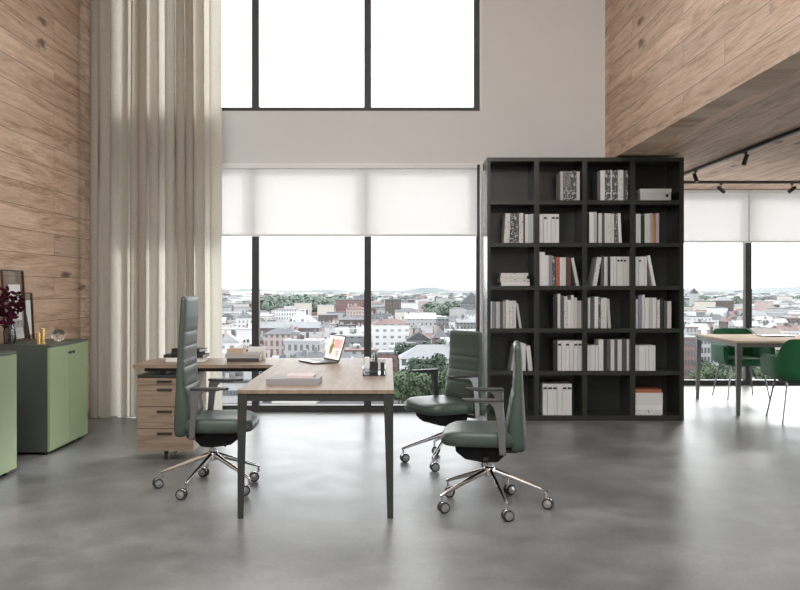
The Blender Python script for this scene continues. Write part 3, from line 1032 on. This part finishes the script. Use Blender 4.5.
SHELF = {
    (0, 1): [(560.5, 563.6, 171, 'g'), (563.6, 568.6, 170.5, 'p'), (568.6, 571.2, 171, 'p'), (571.2, 576.8, 170.5, 'p'), (576.8, 580.2, 171, 'w')],
    (0, 2): [(597.5, 600.6, 171, 'd'), (600.6, 605.2, 170, 'w'), (605.2, 611.0, 169.5, 'p'), (611.0, 612.3, 169.5, 'w'), (612.3, 618.0, 170, 'p'), (618.0, 623.6, 169.6, 'q'), (623.6, 626, 170, 'd'), (626, 628.6, 170, 'p')],
    (1, 0): [(504.0, 509.6, 212.8, 'q', .06), (509.8, 514.0, 213, 'p', .02), (514.0, 518.4, 213.4, 'p'), (519.0, 523.6, 212.8, 'q'), (525.2, 528.4, 214, 'w'), (528.4, 531.4, 214, 't'), (531.4, 533.6, 213.6, 'w')],
    (1, 1): series(539.6, 559.2, 5, 213.8),
    (1, 2): [(588.0, 589.6, 213, 'k'), (589.6, 594.4, 211.8, 'w'), (594.4, 597.0, 211.6, 'g'), (598.6, 602.0, 213, 'w'), (602.0, 604.6, 213.4, 'd'), (604.8, 608, 213, 'w'), (608, 611.2, 213, 'q'), (611.2, 614.8, 213.4, 'w'), (614.8, 617.6, 215, 'p'), (619.0, 622.2, 213, 'w', -.05)],
    (1, 3): [(636.0, 641.0, 213.6, 'w'), (641.0, 644.8, 215, 'k'), (644.8, 650.4, 213.4, 'w'), (650.4, 653.0, 212.8, 'g'), (653.0, 655.8, 214, 'o'), (655.8, 659.4, 213, 'v')],
    (2, 1): [(539.6, 545.2, 252, 'w'), (545.2, 549.2, 255.2, 'w'), (549.2, 552.4, 255.4, 'u'), (552.4, 555.4, 256, 'p'), (555.8, 560.0, 257, 'r'), (560.0, 563.2, 257.4, 'w'), (563.2, 566.2, 257.4, 'w'), (566.2, 569.0, 256.8, 'b'), (569.0, 571.6, 258, 'b', -.03), (576.6, 579.8, 257, 'w', -.20)],
    (2, 2): [(592.6, 597.0, 256.6, 'q', .17), (601.2, 604.2, 255.6, 'd'), (604.4, 608.0, 256.8, 'w'), (608.0, 610.6, 255.8, 'k')] + series(610.8, 629.8, 6, 256.6),
    (2, 3): series(635.8, 647.4, 4, 256.6) + [(653.0, 656.2, 254.6, 'w', -.19)],
    (3, 0): [(490.8, 492.4, 301.5, 'w'), (492.6, 495.6, 302, 'u'), (495.8, 500.2, 302, 'g'), (500.2, 502.6, 302, 'd'), (502.8, 505.8, 301.4, 'g'), (505.8, 509.2, 300.2, 'w'), (509.2, 513.0, 301, 'q'), (513.0, 516.4, 301, 'w'), (519.6, 522.2, 303.2, 'g', -.15)],
    (3, 1): [(553.4, 557.6, 297, 'k'), (557.8, 560.8, 294, 'w'), (560.8, 564.2, 295.6, 'd'), (564.2, 567.8, 296.6, 'q'), (567.8, 571.4, 300, 'w'), (571.4, 574.2, 295.4, 'w'), (574.2, 577.4, 297.8, 'w'), (577.4, 581.6, 301, 'g')],
    (3, 2): [(588.0, 590.6, 298, 'w'), (590.8, 594.6, 297.4, 'd'), (594.8, 598.6, 297, 'w'), (598.6, 601.0, 297.2, 'p'), (601.0, 604.2, 298, 'q'), (604.2, 607.2, 298, 'w'), (608.4, 611.4, 299, 'g', -.06)],
    (3, 3): [(636.2, 638.4, 299.4, 'w'), (638.6, 642.0, 295.6, 'u'), (642.0, 645.0, 295, 'w'), (645.2, 649, 298, 'w'), (649, 652.8, 297.8, 'g'), (652.8, 657.0, 298, 'w'), (657.2, 660.2, 300, 'q'), (660.4, 663.8, 298, 'k'), (664.4, 667.2, 301, 'd'), (667.6, 671.8, 301.4, 'w')],
    (4, 0): [(511.0, 515.0, 344, 'g', .14), (517.6, 522.0, 343, 'w', .05), (522.2, 526.0, 344, 'w'), (528.6, 533.0, 346, 'w', -.10)],
    (4, 1): [(553.6, 557.6, 341, 'k')] + series(557.8, 582.0, 6, 341),
    (4, 2): series(587.6, 598.4, 4, 345.8) + [(598.6, 603.6, 339.8, 'w'), (603.6, 607.0, 340, 'k'), (607.0, 610.6, 339.8, 'd'), (610.8, 614.8, 340, 'w'), (614.8, 617.8, 340, 'd'), (617.8, 622.2, 339.8, 'w'), (622.2, 627.0, 340, 'd'), (627.0, 629.4, 339.8, 'w')],
    (4, 3): series(635.8, 655.8, 6, 345.8),
    (5, 1): series(543.0, 572.0, 6, 384.6),
}
LAB = {(1, 1): {1, 3, 4}, (2, 2): {6, 7, 8}, (2, 3): {1}, (4, 1): {1, 3, 5, 6}, (5, 1): {0, 1, 2, 4, 5}}
for (row, col), bks in SHELF.items():
    for i, q in enumerate(bks):
        stand_book(q[0], q[1], q[2], row, col, i, len(bks), q[3], q[4] if len(q) > 4 else 0.0, i in LAB.get((row, col), ()))


def lying(p0, p1, row, spec, col):
    z = bz(SHZ[row + 1][0])
    nm = ['lowest', 'second lowest', 'third lowest', 'topmost']
    for i, (h, code, dx, w) in enumerate(spec):
        hh = h * BF / FPX
        x = X_((p0 + p1) / 2 + dx, BF)
        flat_book(f'{CN[code]} flat book, {nm[i]} of the lying stack, {ROWN[row]} row, {ORD[col]} bookcase column', x, BF + .11, z, X_(p1, BF) - X_(p0, BF) + w, .21, hh, rb.choice(BM[code]), rb.uniform(-.05, .05),
                  group=f'books lying in the {ROWN[row]} row, {ORD[col]} column of the bookcase')
        z += hh


lying(500.5, 528.8, 2, [(3.6, 'w', .8, 0), (3.2, 'q', 0, .01), (2.8, 'w', -.8, -.02), (3.2, 'q', .4, -.01)], 0)
lying(635.8, 663, 5, [(5.0, 'q', 0, 0), (5.0, 'w', 0, 0), (12.2, 'j', 0, 0), (3.4, 'r', -.6, -.01)], 3)

# white document box, top row
t = thing('document_box', 'white lidded document box lying alone in the top right bookcase compartment', 'box', (X_(655.7, BF), BF + .13, bz(200.2)))
bw = (X_(671, BF) - X_(640.4, BF)) / 2
bh = 11.8 * BF / FPX
MB().box(-bw, bw, -.13, .13, 0, bh * .70).build('body', BM['w'][1], t, bevel=.002)
MB().box(-bw - .004, bw + .004, -.134, .134, bh * .70, bh).build('lid', BM['w'][0], t, bevel=.002)
rg = MB()
rm = Matrix.Translation((bw * .74, -.131, bh * .42)) @ Matrix.Rotation(R(90), 4, 'X')
rg.lathe([(.009, -.002), (.014, -.002), (.016, .001), (.016, .003), (.009, .003)], 18, mat=rm)
rg.build('finger_ring', M['black'], t)

# ------------------------------------------------------------------ meeting table and armchairs
TX0, TX1, TY0, TY1, TH = 3.55, 6.2, 8.76, 10.12, .758
tb = thing('meeting_table', 'pale oak meeting table with grey metal frame beyond the bookcase', 'table', (TX0, TY0, 0), R(-2.6))
TL, TW = TX1 - TX0, TY1 - TY0
MB().box(0, TL, 0, TW, TH - .020, TH).build('tabletop', M['pale_wood'], tb, bevel=.0015)
mb = MB()
a_, c_ = TH - .062, TH - .021
mb.box(.05, TL - .05, .01, .05, a_, c_)
mb.box(.05, TL - .05, TW - .05, TW - .01, a_, c_)
mb.box(.01, .05, .01, TW - .01, a_, c_)
mb.box(TL - .05, TL - .01, .01, TW - .01, a_, c_)
mb.build('under_frame', M['table_metal'], tb, bevel=.002)
for (x, sx) in ((.005, 1), (TL - .005, -1)):
    for (y, sy) in ((.005, 1), (TW - .005, -1)):
        rings = []
        for z, w in ((0, .034), (.35, .045), (TH - .062, .058), (TH - .021, .058)):
            rings.append([(x, y, z), (x + sx * w, y, z), (x + sx * w, y + sy * w * .8, z), (x, y + sy * w, z)])
        MB().loft(rings).build('leg', M['table_metal'], tb, bevel=.002)
yq = 9.75
laptop('grey laptop lying half open on the pale meeting table', (X_(771, yq), yq, TH), R(0), .33, .23, .21, R(72), pic=False)


def armchair(label, loc, rz):
    t = thing('armchair', label, 'chair', loc, rz, 'green velvet armchairs at the meeting table')
    # U-shaped tub: forward is +X
    N = 56
    outer = []
    for i in range(N + 1):
        u = -1 + 2 * i / N
        if abs(u) > .62:
            q = (abs(u) - .62) / .38
            x, y = -.02 + q * .27, .30 * (1 - .02 * q)
            nx, ny = 0, 1
        else:
            a = u / .62 * PI / 2
            sgn = 1
            e = 2 / 3.0
            x = -.02 - .29 * abs(math.cos(a)) ** e
            y = .30 * abs(math.sin(a)) ** e
            nx, ny = -math.cos(a), abs(math.sin(a))
        y *= (1 if u > 0 else -1)
        ny *= (1 if u > 0 else -1)
        b_ = max(0.0, 1 - abs(u) / .46)
        h = .635 + .012 * (1 - abs(u)) + .165 * (1 - (1 - min(1, b_ * 1.7)) ** 2)
        if abs(u) > .92:
            h -= .02 * ((abs(u) - .92) / .08) ** 2
        L = Vector((nx, ny)).normalized()
        th = .048
        tp = (h - .42)
        p = []
        for (off, z) in ((-.03, .42), (.004 - .01, .44), (.004, .50), (.008, h - .03), (0, h - .008), (-.012, h), (-th + .010, h), (-th, h - .010), (-th, .44), (-th, .42)):
            p.append((x + L.x * off, y + L.y * off, z))
        outer.append(p)
    MB().loft(outer).build('tub', M['velvet'], t, angle=60)
    rings = []
    for z, k in ((.40, .88), (.41, .95), (.44, .985), (.465, .97), (.475, .93), (.480, .8), (.482, .4)):
        rings.append([(x_, y_, z_) for (x_, y_, z_) in superring(z, -.01 - .26 * k, -.01 + .27 * k, .262 * k, 30, 4.0)])
    MB().loft(rings).build('seat', M['velvet'], t, angle=60)
    MB().box(-.20, .20, -.19, .19, .385, .402).build('seat_frame', M['black'], t, bevel=.004)
    for sx in (-1, 1):
        for sy in (-1, 1):
            MB().tube([(sx * .17, sy * .18, .40), (sx * .235, sy * .245, 0)], [.011, .0075], 10).build('leg', M['leg_metal'], t)
    return t


armchair('green velvet armchair facing us across the meeting table', (4.19, 10.22, 0), R(-90))
armchair('green velvet armchair seen from behind on the near side of the table', (4.06, 8.47, 0), R(84))

# ------------------------------------------------------------------ track lights under the soffit
XT, YT = 3.35, 10.5
tr = MB().box(XT - .017, XT + .017, 1.0, YT + .017, ZS - .030, ZS).build('lighting_track', M['black'], bevel=.002)
tag(tr, 'black lighting track running along the timber soffit towards the window', 'lighting track', 'black lighting tracks on the soffit')
tr = MB().box(XT + .02, 8.6, YT - .017, YT + .017, ZS - .030, ZS).build('lighting_track', M['black'], bevel=.002)
tag(tr, 'black lighting track running across, just before the far window', 'lighting track', 'black lighting tracks on the soffit')


def spot(label, x, y, d):
    t = thing('track_spotlight', label, 'spotlight', (x, y, ZS - .03), 0, 'black spotlights on the soffit tracks')
    MB().box(-.014, .014, -.014, .014, -.016, .001).build('adapter', M['black'], t)
    MB().tube([(0, 0, -.012), (0, 0, -.06)], .006, 8).build('stem', M['black'], t)
    d = Vector(d).normalized()
    c = Vector((0, 0, -.075))
    h = MB().tube([c - d * .055, c - d * .052, c + d * .050, c + d * .055], [.015, .021, .023, .021], 20).build('lamp_head', M['black'], t)
    MB().tube([c + d * .0555, c + d * .057], [.017, .017], 18).build('lens', M['greybox'], h)


spot('black track spotlight nearest the bookcase, on the lengthwise track', XT, XT * FPX / (695.5 - VX), (.1, -.5, -.85))
spot('black track spotlight in the middle of the lengthwise track', XT, XT * FPX / (745.5 - VX), (-.35, -.1, -.9))
spot('black track spotlight on the cross track, nearer the bookcase', X_(721, YT), YT, (.75, .1, -.6))
spot('black track spotlight on the cross track, farther from the bookcase', X_(792, YT), YT, (-.75, .1, -.55))

# ------------------------------------------------------------------ the city below the windows
GZ = EYE - 35.0
struct(MB().box(-2500, 3500, 60, 2600, GZ - 2, GZ).build('ground', plain('street_ground', (.085, .085, .088), .9, var=.4, scale=.02), smooth=False))
struct(MB().box(-9000, 12000, 2600, 16000, GZ - 3, GZ - 1).build('sea', plain('pale_sea', (.15, .165, .175), .35, var=.05, scale=.01), smooth=False))
struct(MB().box(X_(262, 2600), 4200, 2600, 6500, GZ - 2, GZ).build('land', plain('far_land', (.10, .12, .115), .95, var=.5, scale=.006), smooth=False))
rnd = random.Random(21)
mb = MB()
for (x0, x1, y, hmax) in ((-900, 1700, 6500, 46), (-2600, -1250, 9000, 40), (1500, 5200, 6000, 52)):
    n = 46
    pts = [(x0 + (x1 - x0) * i / n, hmax * (.5 + .28 * math.sin(i * .37) + .2 * math.sin(i * .9 + 1)) * math.sin(PI * min(1, max(0, i / n)) ) ** .4) for i in range(n + 1)]
    mb.loft([[(x, y, GZ - 2) for x, h in pts], [(x, y + 150, GZ + h) for x, h in pts], [(x, y + 1200, GZ + h * .9) for x, h in pts], [(x, y + 1800, GZ - 2) for x, h in pts]], cap=False, closed=False)
struct(mb.build('hills', plain('far_wooded_hills', (.105, .125, .13), .95, var=.2, scale=.01)))


def facade_mat(name, wall, win, bw, rh, ms):
    m, nt, b = new_mat(name)
    sp = nd(nt, 'ShaderNodeSeparateXYZ')
    nt.links.new(objco(nt), sp.inputs[0])
    c = nd(nt, 'ShaderNodeCombineXYZ')
    nt.links.new(math_(nt, 'ADD', sp.outputs['X'], sp.outputs['Y']), c.inputs[0])
    nt.links.new(sp.outputs['Z'], c.inputs[1])
    br = nd(nt, 'ShaderNodeTexBrick', offset=0.0)
    nt.links.new(c.outputs[0], br.inputs['Vector'])
    br.inputs['Scale'].default_value = 1
    br.inputs['Brick Width'].default_value = bw
    br.inputs['Row Height'].default_value = rh
    br.inputs['Mortar Size'].default_value = ms
    br.inputs['Mortar Smooth'].default_value = 0.02
    br.inputs['Color1'].default_value = (*win, 1)
    br.inputs['Color2'].default_value = (*[q * 1.7 for q in win], 1)
    br.inputs['Mortar'].default_value = (*wall, 1)
    nt.links.new(br.outputs['Color'], b.inputs['Base Color'])
    b.inputs['Roughness'].default_value = .8
    return m


WALLS = {'white': (.43, .43, .435), 'cream': (.37, .35, .315), 'pale grey': (.26, .265, .27), 'pinkish': (.29, .24, .23), 'brick-red': (.135, .085, .078), 'brown': (.08, .067, .063), 'grey': (.13, .135, .14)}
ROOFS = {'white': (.28, .28, .29), 'light grey': (.165, .17, .18), 'slate': (.038, .04, .046), 'red': (.12, .076, .07), 'mid grey': (.085, .088, .096), 'green-grey': (.085, .10, .097)}
FM = {k: [facade_mat(f'facade_{k}_{i}', v, tuple(x * .32 for x in v), bw, rh, ms) for i, (bw, rh, ms) in enumerate(((2.8, 3.3, .85), (3.6, 3.2, 1.0), (2.3, 3.5, .62)))] for k, v in WALLS.items()}
WM = {k: plain(f'render_{k}', v, .85, var=.06, scale=.4) for k, v in WALLS.items()}
RM = {k: plain(f'roof_{k}', v, .8, var=.12, scale=.6) for k, v in ROOFS.items()}
M['win_dark'] = plain('city_window_glass', (.07, .08, .09), .2)
USED = []


def building(label, cx, cy, w, d, h, kind, wall, roof, group, rz=0.0, ridge=0.0, wins=None, extras=True, seed=0):
    rr_ = random.Random(seed)
    t = thing('city_building', label, 'building', (cx, cy, GZ), rz, group)
    fm = WM[wall] if wins else rr_.choice(FM[wall])
    MB().box(-w / 2, w / 2, -d / 2, d / 2, 0, h).build('walls', fm, t, smooth=False)
    o_ = .4
    if kind == 'flat':
        mb = MB()
        mb.box(-w / 2 - .2, w / 2 + .2, -d / 2 - .2, d / 2 + .2, h, h + .7)
        mb.build('roof', RM[roof], t, smooth=False)
        zr = h + .7
    else:
        ins = 0.0 if kind == 'gable' else min(w, d) * .45
        al = w >= d
        if al:
            top = [(-w / 2 - o_ + ins, 0), (w / 2 + o_ - ins, 0)]
        else:
            top = [(0, -d / 2 - o_ + ins), (0, d / 2 + o_ - ins)]
        A = [(-w / 2 - o_, -d / 2 - o_, h), (w / 2 + o_, -d / 2 - o_, h), (w / 2 + o_, d / 2 + o_, h), (-w / 2 - o_, d / 2 + o_, h)]
        Rg = [(x, y, h + ridge) for x, y in top]
        fs = [(0, 1, 5, 4), (1, 2, 5), (2, 3, 4, 5), (3, 0, 4)] if al else [(0, 1, 4), (1, 2, 5, 4), (2, 3, 5), (3, 0, 4, 5)]
        MB().add(A + Rg, fs + [(3, 2, 1, 0)]).build('roof', RM[roof], t, smooth=False)
        zr = h + ridge * .6
    if extras:
        if kind == 'flat':
            for _ in range(rr_.randint(0, 2)):
                bw_, bd_ = rr_.uniform(.12, .3) * w, rr_.uniform(.2, .4) * d
                x, y = rr_.uniform(-.3, .3) * w, rr_.uniform(-.25, .25) * d
                MB().box(x - bw_ / 2, x + bw_ / 2, y - bd_ / 2, y + bd_ / 2, zr, zr + rr_.uniform(1.6, 3.2)).build('roof_house', WM[rr_.choice(['white', 'pale grey', 'grey', 'pale grey'])], t, smooth=False)
        for _ in range(rr_.randint(2, 6)):
            x, y = rr_.uniform(-.4, .4) * w, rr_.uniform(-.15, .15) * d
            s_ = rr_.uniform(.4, .8)
            MB().box(x - s_, x + s_, y - s_ * .7, y + s_ * .7, zr - (ridge * .3 if ridge else 0), zr + rr_.uniform(1.0, 2.2) + ridge * .3).build('chimney', WM[rr_.choice(['brown', 'grey', 'pinkish', 'pale grey'])], t, smooth=False)
    if wins:
        nx, rows, ww, wh, z0, pitch = wins
        me = None
        for r_ in range(rows):
            for i in range(nx):
                x = -w / 2 + w * (i + .5) / nx
                z = z0 + pitch * r_
                if me is None:
                    wo = MB().box(-ww / 2, ww / 2, -.12, .05, 0, wh).build('window', M['win_dark'], t, smooth=False)
                    me = wo
                else:
                    wo = me.copy()
                    COL.objects.link(wo)
                    wo.parent = t
                wo.location = (x, -d / 2, z)
    USED.append((cx, cy, math.hypot(w, d) / 2 * .8, w, d))
    return t


def key(label, p0, p1, peave, Y, d, kind, wall, roof, pridge=None, wins=None, group='buildings seen through the windows', rz=0.0):
    x0, x1 = X_(p0, Y), X_(p1, Y)
    h = Z_(peave, Y) - GZ
    ridge = (peave - pridge) * Y / FPX if pridge else 0
    return building(label, (x0 + x1) / 2, Y + d / 2, x1 - x0, d, h, kind, wall, roof, group, rz, ridge, wins, seed=int(p0 * 7 + Y))


key('long white building with light grey roof behind the trees, beside the middle office chair', 400, 486, 359, 300, 16, 'hip', 'white', 'light grey', 346, (11, 3, 1.5, 2.2, 1.2, 3.4))
key('red brick building with many windows just beyond the bookcase edge', 672, 699.5, 339, 330, 14, 'flat', 'brick-red', 'mid grey', None, (9, 4, .75, 2.2, 1.5, 3.7))
key('pale grey building with tall windows behind the far table leg', 700.5, 720, 339, 345, 14, 'flat', 'pale grey', 'slate', None, (6, 4, .8, 2.2, 1.5, 3.7))
key('white flat-roofed block behind the laptop, lower middle pane', 272, 331, 342, 410, 16, 'flat', 'white', 'white', None, (14, 3, 1.0, 1.5, 1.5, 3.4))
key('brick-red house row with grey roof left of the laptop', 253, 319, 328, 520, 16, 'gable', 'brick-red', 'light grey', 322, (22, 3, 1.0, 1.6, 2, 3.4))
key('white broad-gabled hall in the middle pane above the red houses', 284, 315, 323, 680, 26, 'hip', 'pale grey', 'white', 311)
key('tall red brick block beside the second dark mullion, far off', 336, 364, 300, 950, 26, 'flat', 'brick-red', 'mid grey')
key('pinkish-red wide house below the far tall brick block', 346, 364, 309, 820, 18, 'hip', 'pinkish', 'red', 305)
key('dark brown cubic block far off in the right window pane', 385, 401, 300, 850, 30, 'flat', 'brown', 'slate')
key('dark castle-like building with steep roof near the window edge', 461, 484, 303, 900, 30, 'hip', 'grey', 'slate', 293)
key('cream apartment block low beside the second mullion', 376, 397, 325, 430, 14, 'flat', 'cream', 'light grey', None, (7, 4, .9, 1.6, 1.2, 3.3))
key('pale grey block with white gabled roof above the slate-roofed houses, third pane', 405, 436, 319, 560, 16, 'gable', 'pale grey', 'white', 313)
key('slate-roofed house behind the long white building, left part', 407, 431, 340, 390, 14, 'gable', 'grey', 'slate', 332)
key('slate-roofed house behind the long white building, right part', 433, 449, 338, 410, 14, 'hip', 'brick-red', 'mid grey', 329)
key('white block with flat roof by the curtain, lower left pane', 214, 250, 330, 430, 16, 'flat', 'white', 'white', None, (9, 3, 1.2, 1.5, 1.2, 3.3))
key('white gabled house beside the first mullion, left pane', 236, 256, 318, 600, 16, 'gable', 'white', 'light grey', 312)
key('grey-windowed building seen below the desk return', 216, 262, 383, 262, 12, 'flat', 'pale grey', 'slate', None, (14, 1, .9, 1.6, 2.2, 3.4))
key('slate-roofed church hall far off beyond the bookcase', 688, 714, 306, 1250, 30, 'gable', 'pale grey', 'green-grey', 300)
key('white low hall with grey bands right of the bookcase', 692, 712, 317, 640, 20, 'flat', 'white', 'green-grey')
key('brown-red house left of the far window mullion', 727, 744, 322, 560, 14, 'gable', 'brown', 'red', 314)
key('pinkish apartment block behind the far window mullion', 736, 750, 321, 545, 13, 'flat', 'pinkish', 'red')

# church spire
c = at(694, 300, 1240)
t = thing('church_tower', 'slim church tower with pointed spire far off by the bookcase', 'tower', (c.x, c.y, GZ))
MB().box(-5, 5, -5, 5, 0, 27).build('shaft', WM['pale grey'], t, smooth=False)
MB().loft([[(-5, -5, 27), (5, -5, 27), (5, 5, 27), (-5, 5, 27)], [(-.3, -.3, 36), (.3, -.3, 36), (.3, .3, 36), (-.3, .3, 36)]]).build('spire', RM['slate'], t, smooth=False)

rc = random.Random(5)
PANES = ((190, 254, 'first'), (254, 367, 'second'), (367, 520, 'third'))


def where(px):
    for a, c, n in PANES:
        if a <= px < c: return f'the {n} lower pane'
    return 'the far window, ' + ('bookcase side' if px < 747 else 'outer side')


def free(cx, cy, w, d):
    for (ux, uy, _, uw, ud) in USED:
        if abs(cx - ux) < (w + uw) / 2 + 1.0 and abs(cy - uy) < (d + ud) / 2 + 1.0:
            return False
    return True


MIXW = ['white'] * 6 + ['pale grey'] * 4 + ['cream'] * 3 + ['pinkish'] * 2 + ['brick-red', 'brown', 'grey', 'grey']
MIXR = ['white'] * 4 + ['light grey'] * 4 + ['mid grey'] * 3 + ['slate'] * 2 + ['red'] * 2 + ['green-grey']
BAND = [(300, 'near row'), (480, 'middle distance'), (720, 'far off'), (5000, 'skyline row')]
COUNT = {}
farmb = {}
for Y in (268, 294, 322, 350, 380, 412, 446, 484, 525, 570, 620, 675, 735, 800, 870, 950, 1040, 1140, 1290, 1460, 1660, 1900, 2180, 2480, 2800, 3200, 3700, 4300):
    for (pa, pb) in ((100, 590), (610, 940)):
        x = X_(pa, Y) + rc.uniform(0, 12)
        while x < X_(pb, Y):
            w = rc.uniform(7, 17) * (1 + Y / 2600)
            d = rc.uniform(9, 15)
            h = rc.uniform(5, 12.5) * (1 + .1 * math.sin(x * .02))
            if Y < 330: h = min(h, 10)
            if rc.random() < .05: h += 6
            kind = rc.choice(['flat', 'flat', 'gable', 'hip'])
            wl, rf = rc.choice(MIXW), rc.choice(MIXR)
            cx, cy = x + w / 2, Y + d / 2 + rc.uniform(-8, 10)
            x += w + rc.choice([1.2, 1.5, 3, 9])
            px = VX + FPX * cx / Y
            if rc.random() < .07: continue
            if px > 660 and Y < 400: continue           # trees stand there
            if 385 < px < 490 and Y < 300: continue
            if not free(cx, cy, w, d): continue
            rg_ = rc.uniform(2, 4.5)
            if Y < 790 and (205 < px < 490 or 672 < px < 815):
                band = next(n for lim, n in BAND if Y <= lim)
                kn = {'flat': 'flat', 'gable': 'gabled', 'hip': 'hipped'}[kind]
                k_ = (wl, rf, kn, where(px), band)
                COUNT[k_] = COUNT.get(k_, 0) + 1
                lb = f'{wl} building with {rf} {kn} roof, {band}, through {where(px)}'
                building(lb, cx, cy, w, d, h, kind, wl, rf, 'city: ' + lb, rc.uniform(-.12, .12), rg_ if kind != 'flat' else 0, None, Y < 720, seed=int(cx * 3 + cy))
            else:
                mbf = farmb.setdefault('x', MB())
                wi, ri = list(WALLS).index(wl), len(WALLS) + list(ROOFS).index(rf)
                mbf.box(cx - w / 2, cx + w / 2, cy - d / 2, cy + d / 2, GZ, GZ + h, wi)
                if kind == 'flat':
                    mbf.box(cx - w / 2 - .2, cx + w / 2 + .2, cy - d / 2 - .2, cy + d / 2 + .2, GZ + h, GZ + h + .7, ri)
                else:
                    a = GZ + h
                    i_ = d * .4 if kind == 'hip' else 0
                    mbf.add([(cx - w / 2, cy - d / 2, a), (cx + w / 2, cy - d / 2, a), (cx + w / 2, cy + d / 2, a), (cx - w / 2, cy + d / 2, a), (cx - w / 2 + i_, cy, a + rg_), (cx + w / 2 - i_, cy, a + rg_)],
                            [(0, 1, 5, 4), (1, 2, 5), (2, 3, 4, 5), (3, 0, 4)], ri)
fo = farmb['x'].build('distant_city', [WM[k] for k in WALLS] + [RM[k] for k in ROOFS], smooth=False)
tag(fo, 'mass of tiny distant rooftops spreading to the skyline', 'city', None, 'stuff')

# trees
M['leaf'] = [plain('tree_leaf_a', (.045, .070, .034), .8, var=.5, scale=.9), plain('tree_leaf_b', (.065, .092, .048), .8, var=.45, scale=.9), plain('tree_leaf_c', (.026, .044, .026), .8, var=.5, scale=.9)]
M['bark'] = plain('bark', (.10, .08, .06), .9)


def tree_proto(seed, h, r, mat, n=1500, ls=.55):
    q = random.Random(seed)
    t = thing('tree', 'leafy green tree', 'tree', (0, 0, -500))
    MB().tube([(0, 0, 0), (.1, 0, h * .4), (0, .1, h * .7)], [.3, .22, .1], 8).build('trunk', M['bark'], t)
    blobs = [(Vector((q.uniform(-.55, .55) * r, q.uniform(-.55, .55) * r, h * q.uniform(.42, .82))), r * q.uniform(.35, .6)) for _ in range(11)]
    mb = MB()
    for _ in range(n):
        c, br = q.choice(blobs)
        dr_ = Vector((q.gauss(0, 1), q.gauss(0, 1), q.gauss(0, 1))).normalized()
        p = c + dr_ * br * q.uniform(.75, 1.05)
        nrm = (dr_ + Vector((q.uniform(-.8, .8), q.uniform(-.8, .8), q.uniform(-.4, .9)))).normalized()
        a = nrm.cross(Vector((q.uniform(-1, 1), q.uniform(-1, 1), q.uniform(-1, 1)))).normalized()
        b_ = nrm.cross(a)
        s_ = ls * q.uniform(.6, 1.3)
        mb.add([p - a * s_, p - b_ * s_ * .7, p + a * s_, p + b_ * s_ * .7], [(0, 1, 2, 3)])
    mb.build('crown', mat, t, smooth=False)
    return t


PRO = [tree_proto(1, 13, 5.2, M['leaf'][0]), tree_proto(2, 11, 4.6, M['leaf'][1]), tree_proto(3, 15, 5.6, M['leaf'][2]), tree_proto(4, 10, 5.0, M['leaf'][1])]
USEDP = set()


def tree(px, Y, k, sc, label, group):
    loc = (X_(px, Y), Y, GZ)
    if k not in USEDP:
        USEDP.add(k)
        o = PRO[k]
        o.location = loc
        tag(o, label, 'tree', group)
    else:
        o = dup(PRO[k], loc, 0, label, 'tree', group)
    o.rotation_euler = (0, 0, rc.uniform(0, 6))
    o.scale = (sc, sc, sc)


for i in range(26):
    px = 392 + (i * 37 % 96) + rc.uniform(-2, 2)
    Y = 246 + (i % 4) * 12
    far_ = Y > 270
    tree(px, Y, i % 4, rc.uniform(.75, 1.02), 'leafy tree in the clump before the long white building', 'trees before the long white building')
for i in range(20):
    px = 697 + (i * 31 % 150) + rc.uniform(-2, 2)
    Y = 290 + (i % 3) * 12
    tree(px, Y, (i + 1) % 4, rc.uniform(.62, .85), 'leafy tree below the far window behind the meeting table', 'trees behind the meeting table')
for i in range(7):
    tree(262 + i * 17, 268 + (i % 2) * 8, (i + 2) % 4, rc.uniform(.5, .7), 'leafy tree in the street below the desk', 'street trees below the desk')
for i in range(6):
    px = 407 + i * 8
    Y = 330 + (i % 3) * 10
    tree(px, Y, 2, rc.uniform(.86, 1.0), 'dark tree rising behind the long white building', 'dark trees behind the long white building')
# far wooded park: uncountable
q = random.Random(31)
mb = MB()
for (pa, pb, Y0, Y1, hh, n) in ((258, 344, 1050, 1350, 24, 130), (428, 466, 900, 1000, 20, 70), (366, 480, 1900, 2300, 16, 60), (684, 800, 1900, 2400, 15, 80), (222, 252, 1500, 1800, 9, 20), (720, 745, 1500, 1700, 16, 20)):
    for _ in range(n):
        Y = q.uniform(Y0, Y1)
        x = X_(q.uniform(pa, pb), Y)
        h = hh * q.uniform(.6, 1.05)
        r = h * .42
        for _k in range(60):
            dr_ = Vector((q.gauss(0, 1), q.gauss(0, 1), q.gauss(0, 1))).normalized()
            p = Vector((x + dr_.x * r, Y + dr_.y * r, GZ + h * .62 + dr_.z * h * .38))
            a = dr_.cross(Vector((q.uniform(-1, 1), q.uniform(-1, 1), q.uniform(-1, 1)))).normalized()
            b_ = (dr_ + Vector((q.uniform(-.6, .6), q.uniform(-.6, .6), q.uniform(-.6, .6)))).normalized().cross(a)
            s_ = h * .13 * q.uniform(.6, 1.2)
            mb.add([p - a * s_, p - b_ * s_, p + a * s_, p + b_ * s_], [(0, 1, 2, 3)])
fw = mb.build('park_woodland', plain('park_leaf', (.095, .125, .10), .9, var=.5, scale=.15), smooth=False)
tag(fw, 'pale green belt of park trees below the skyline', 'woodland', None, 'stuff')
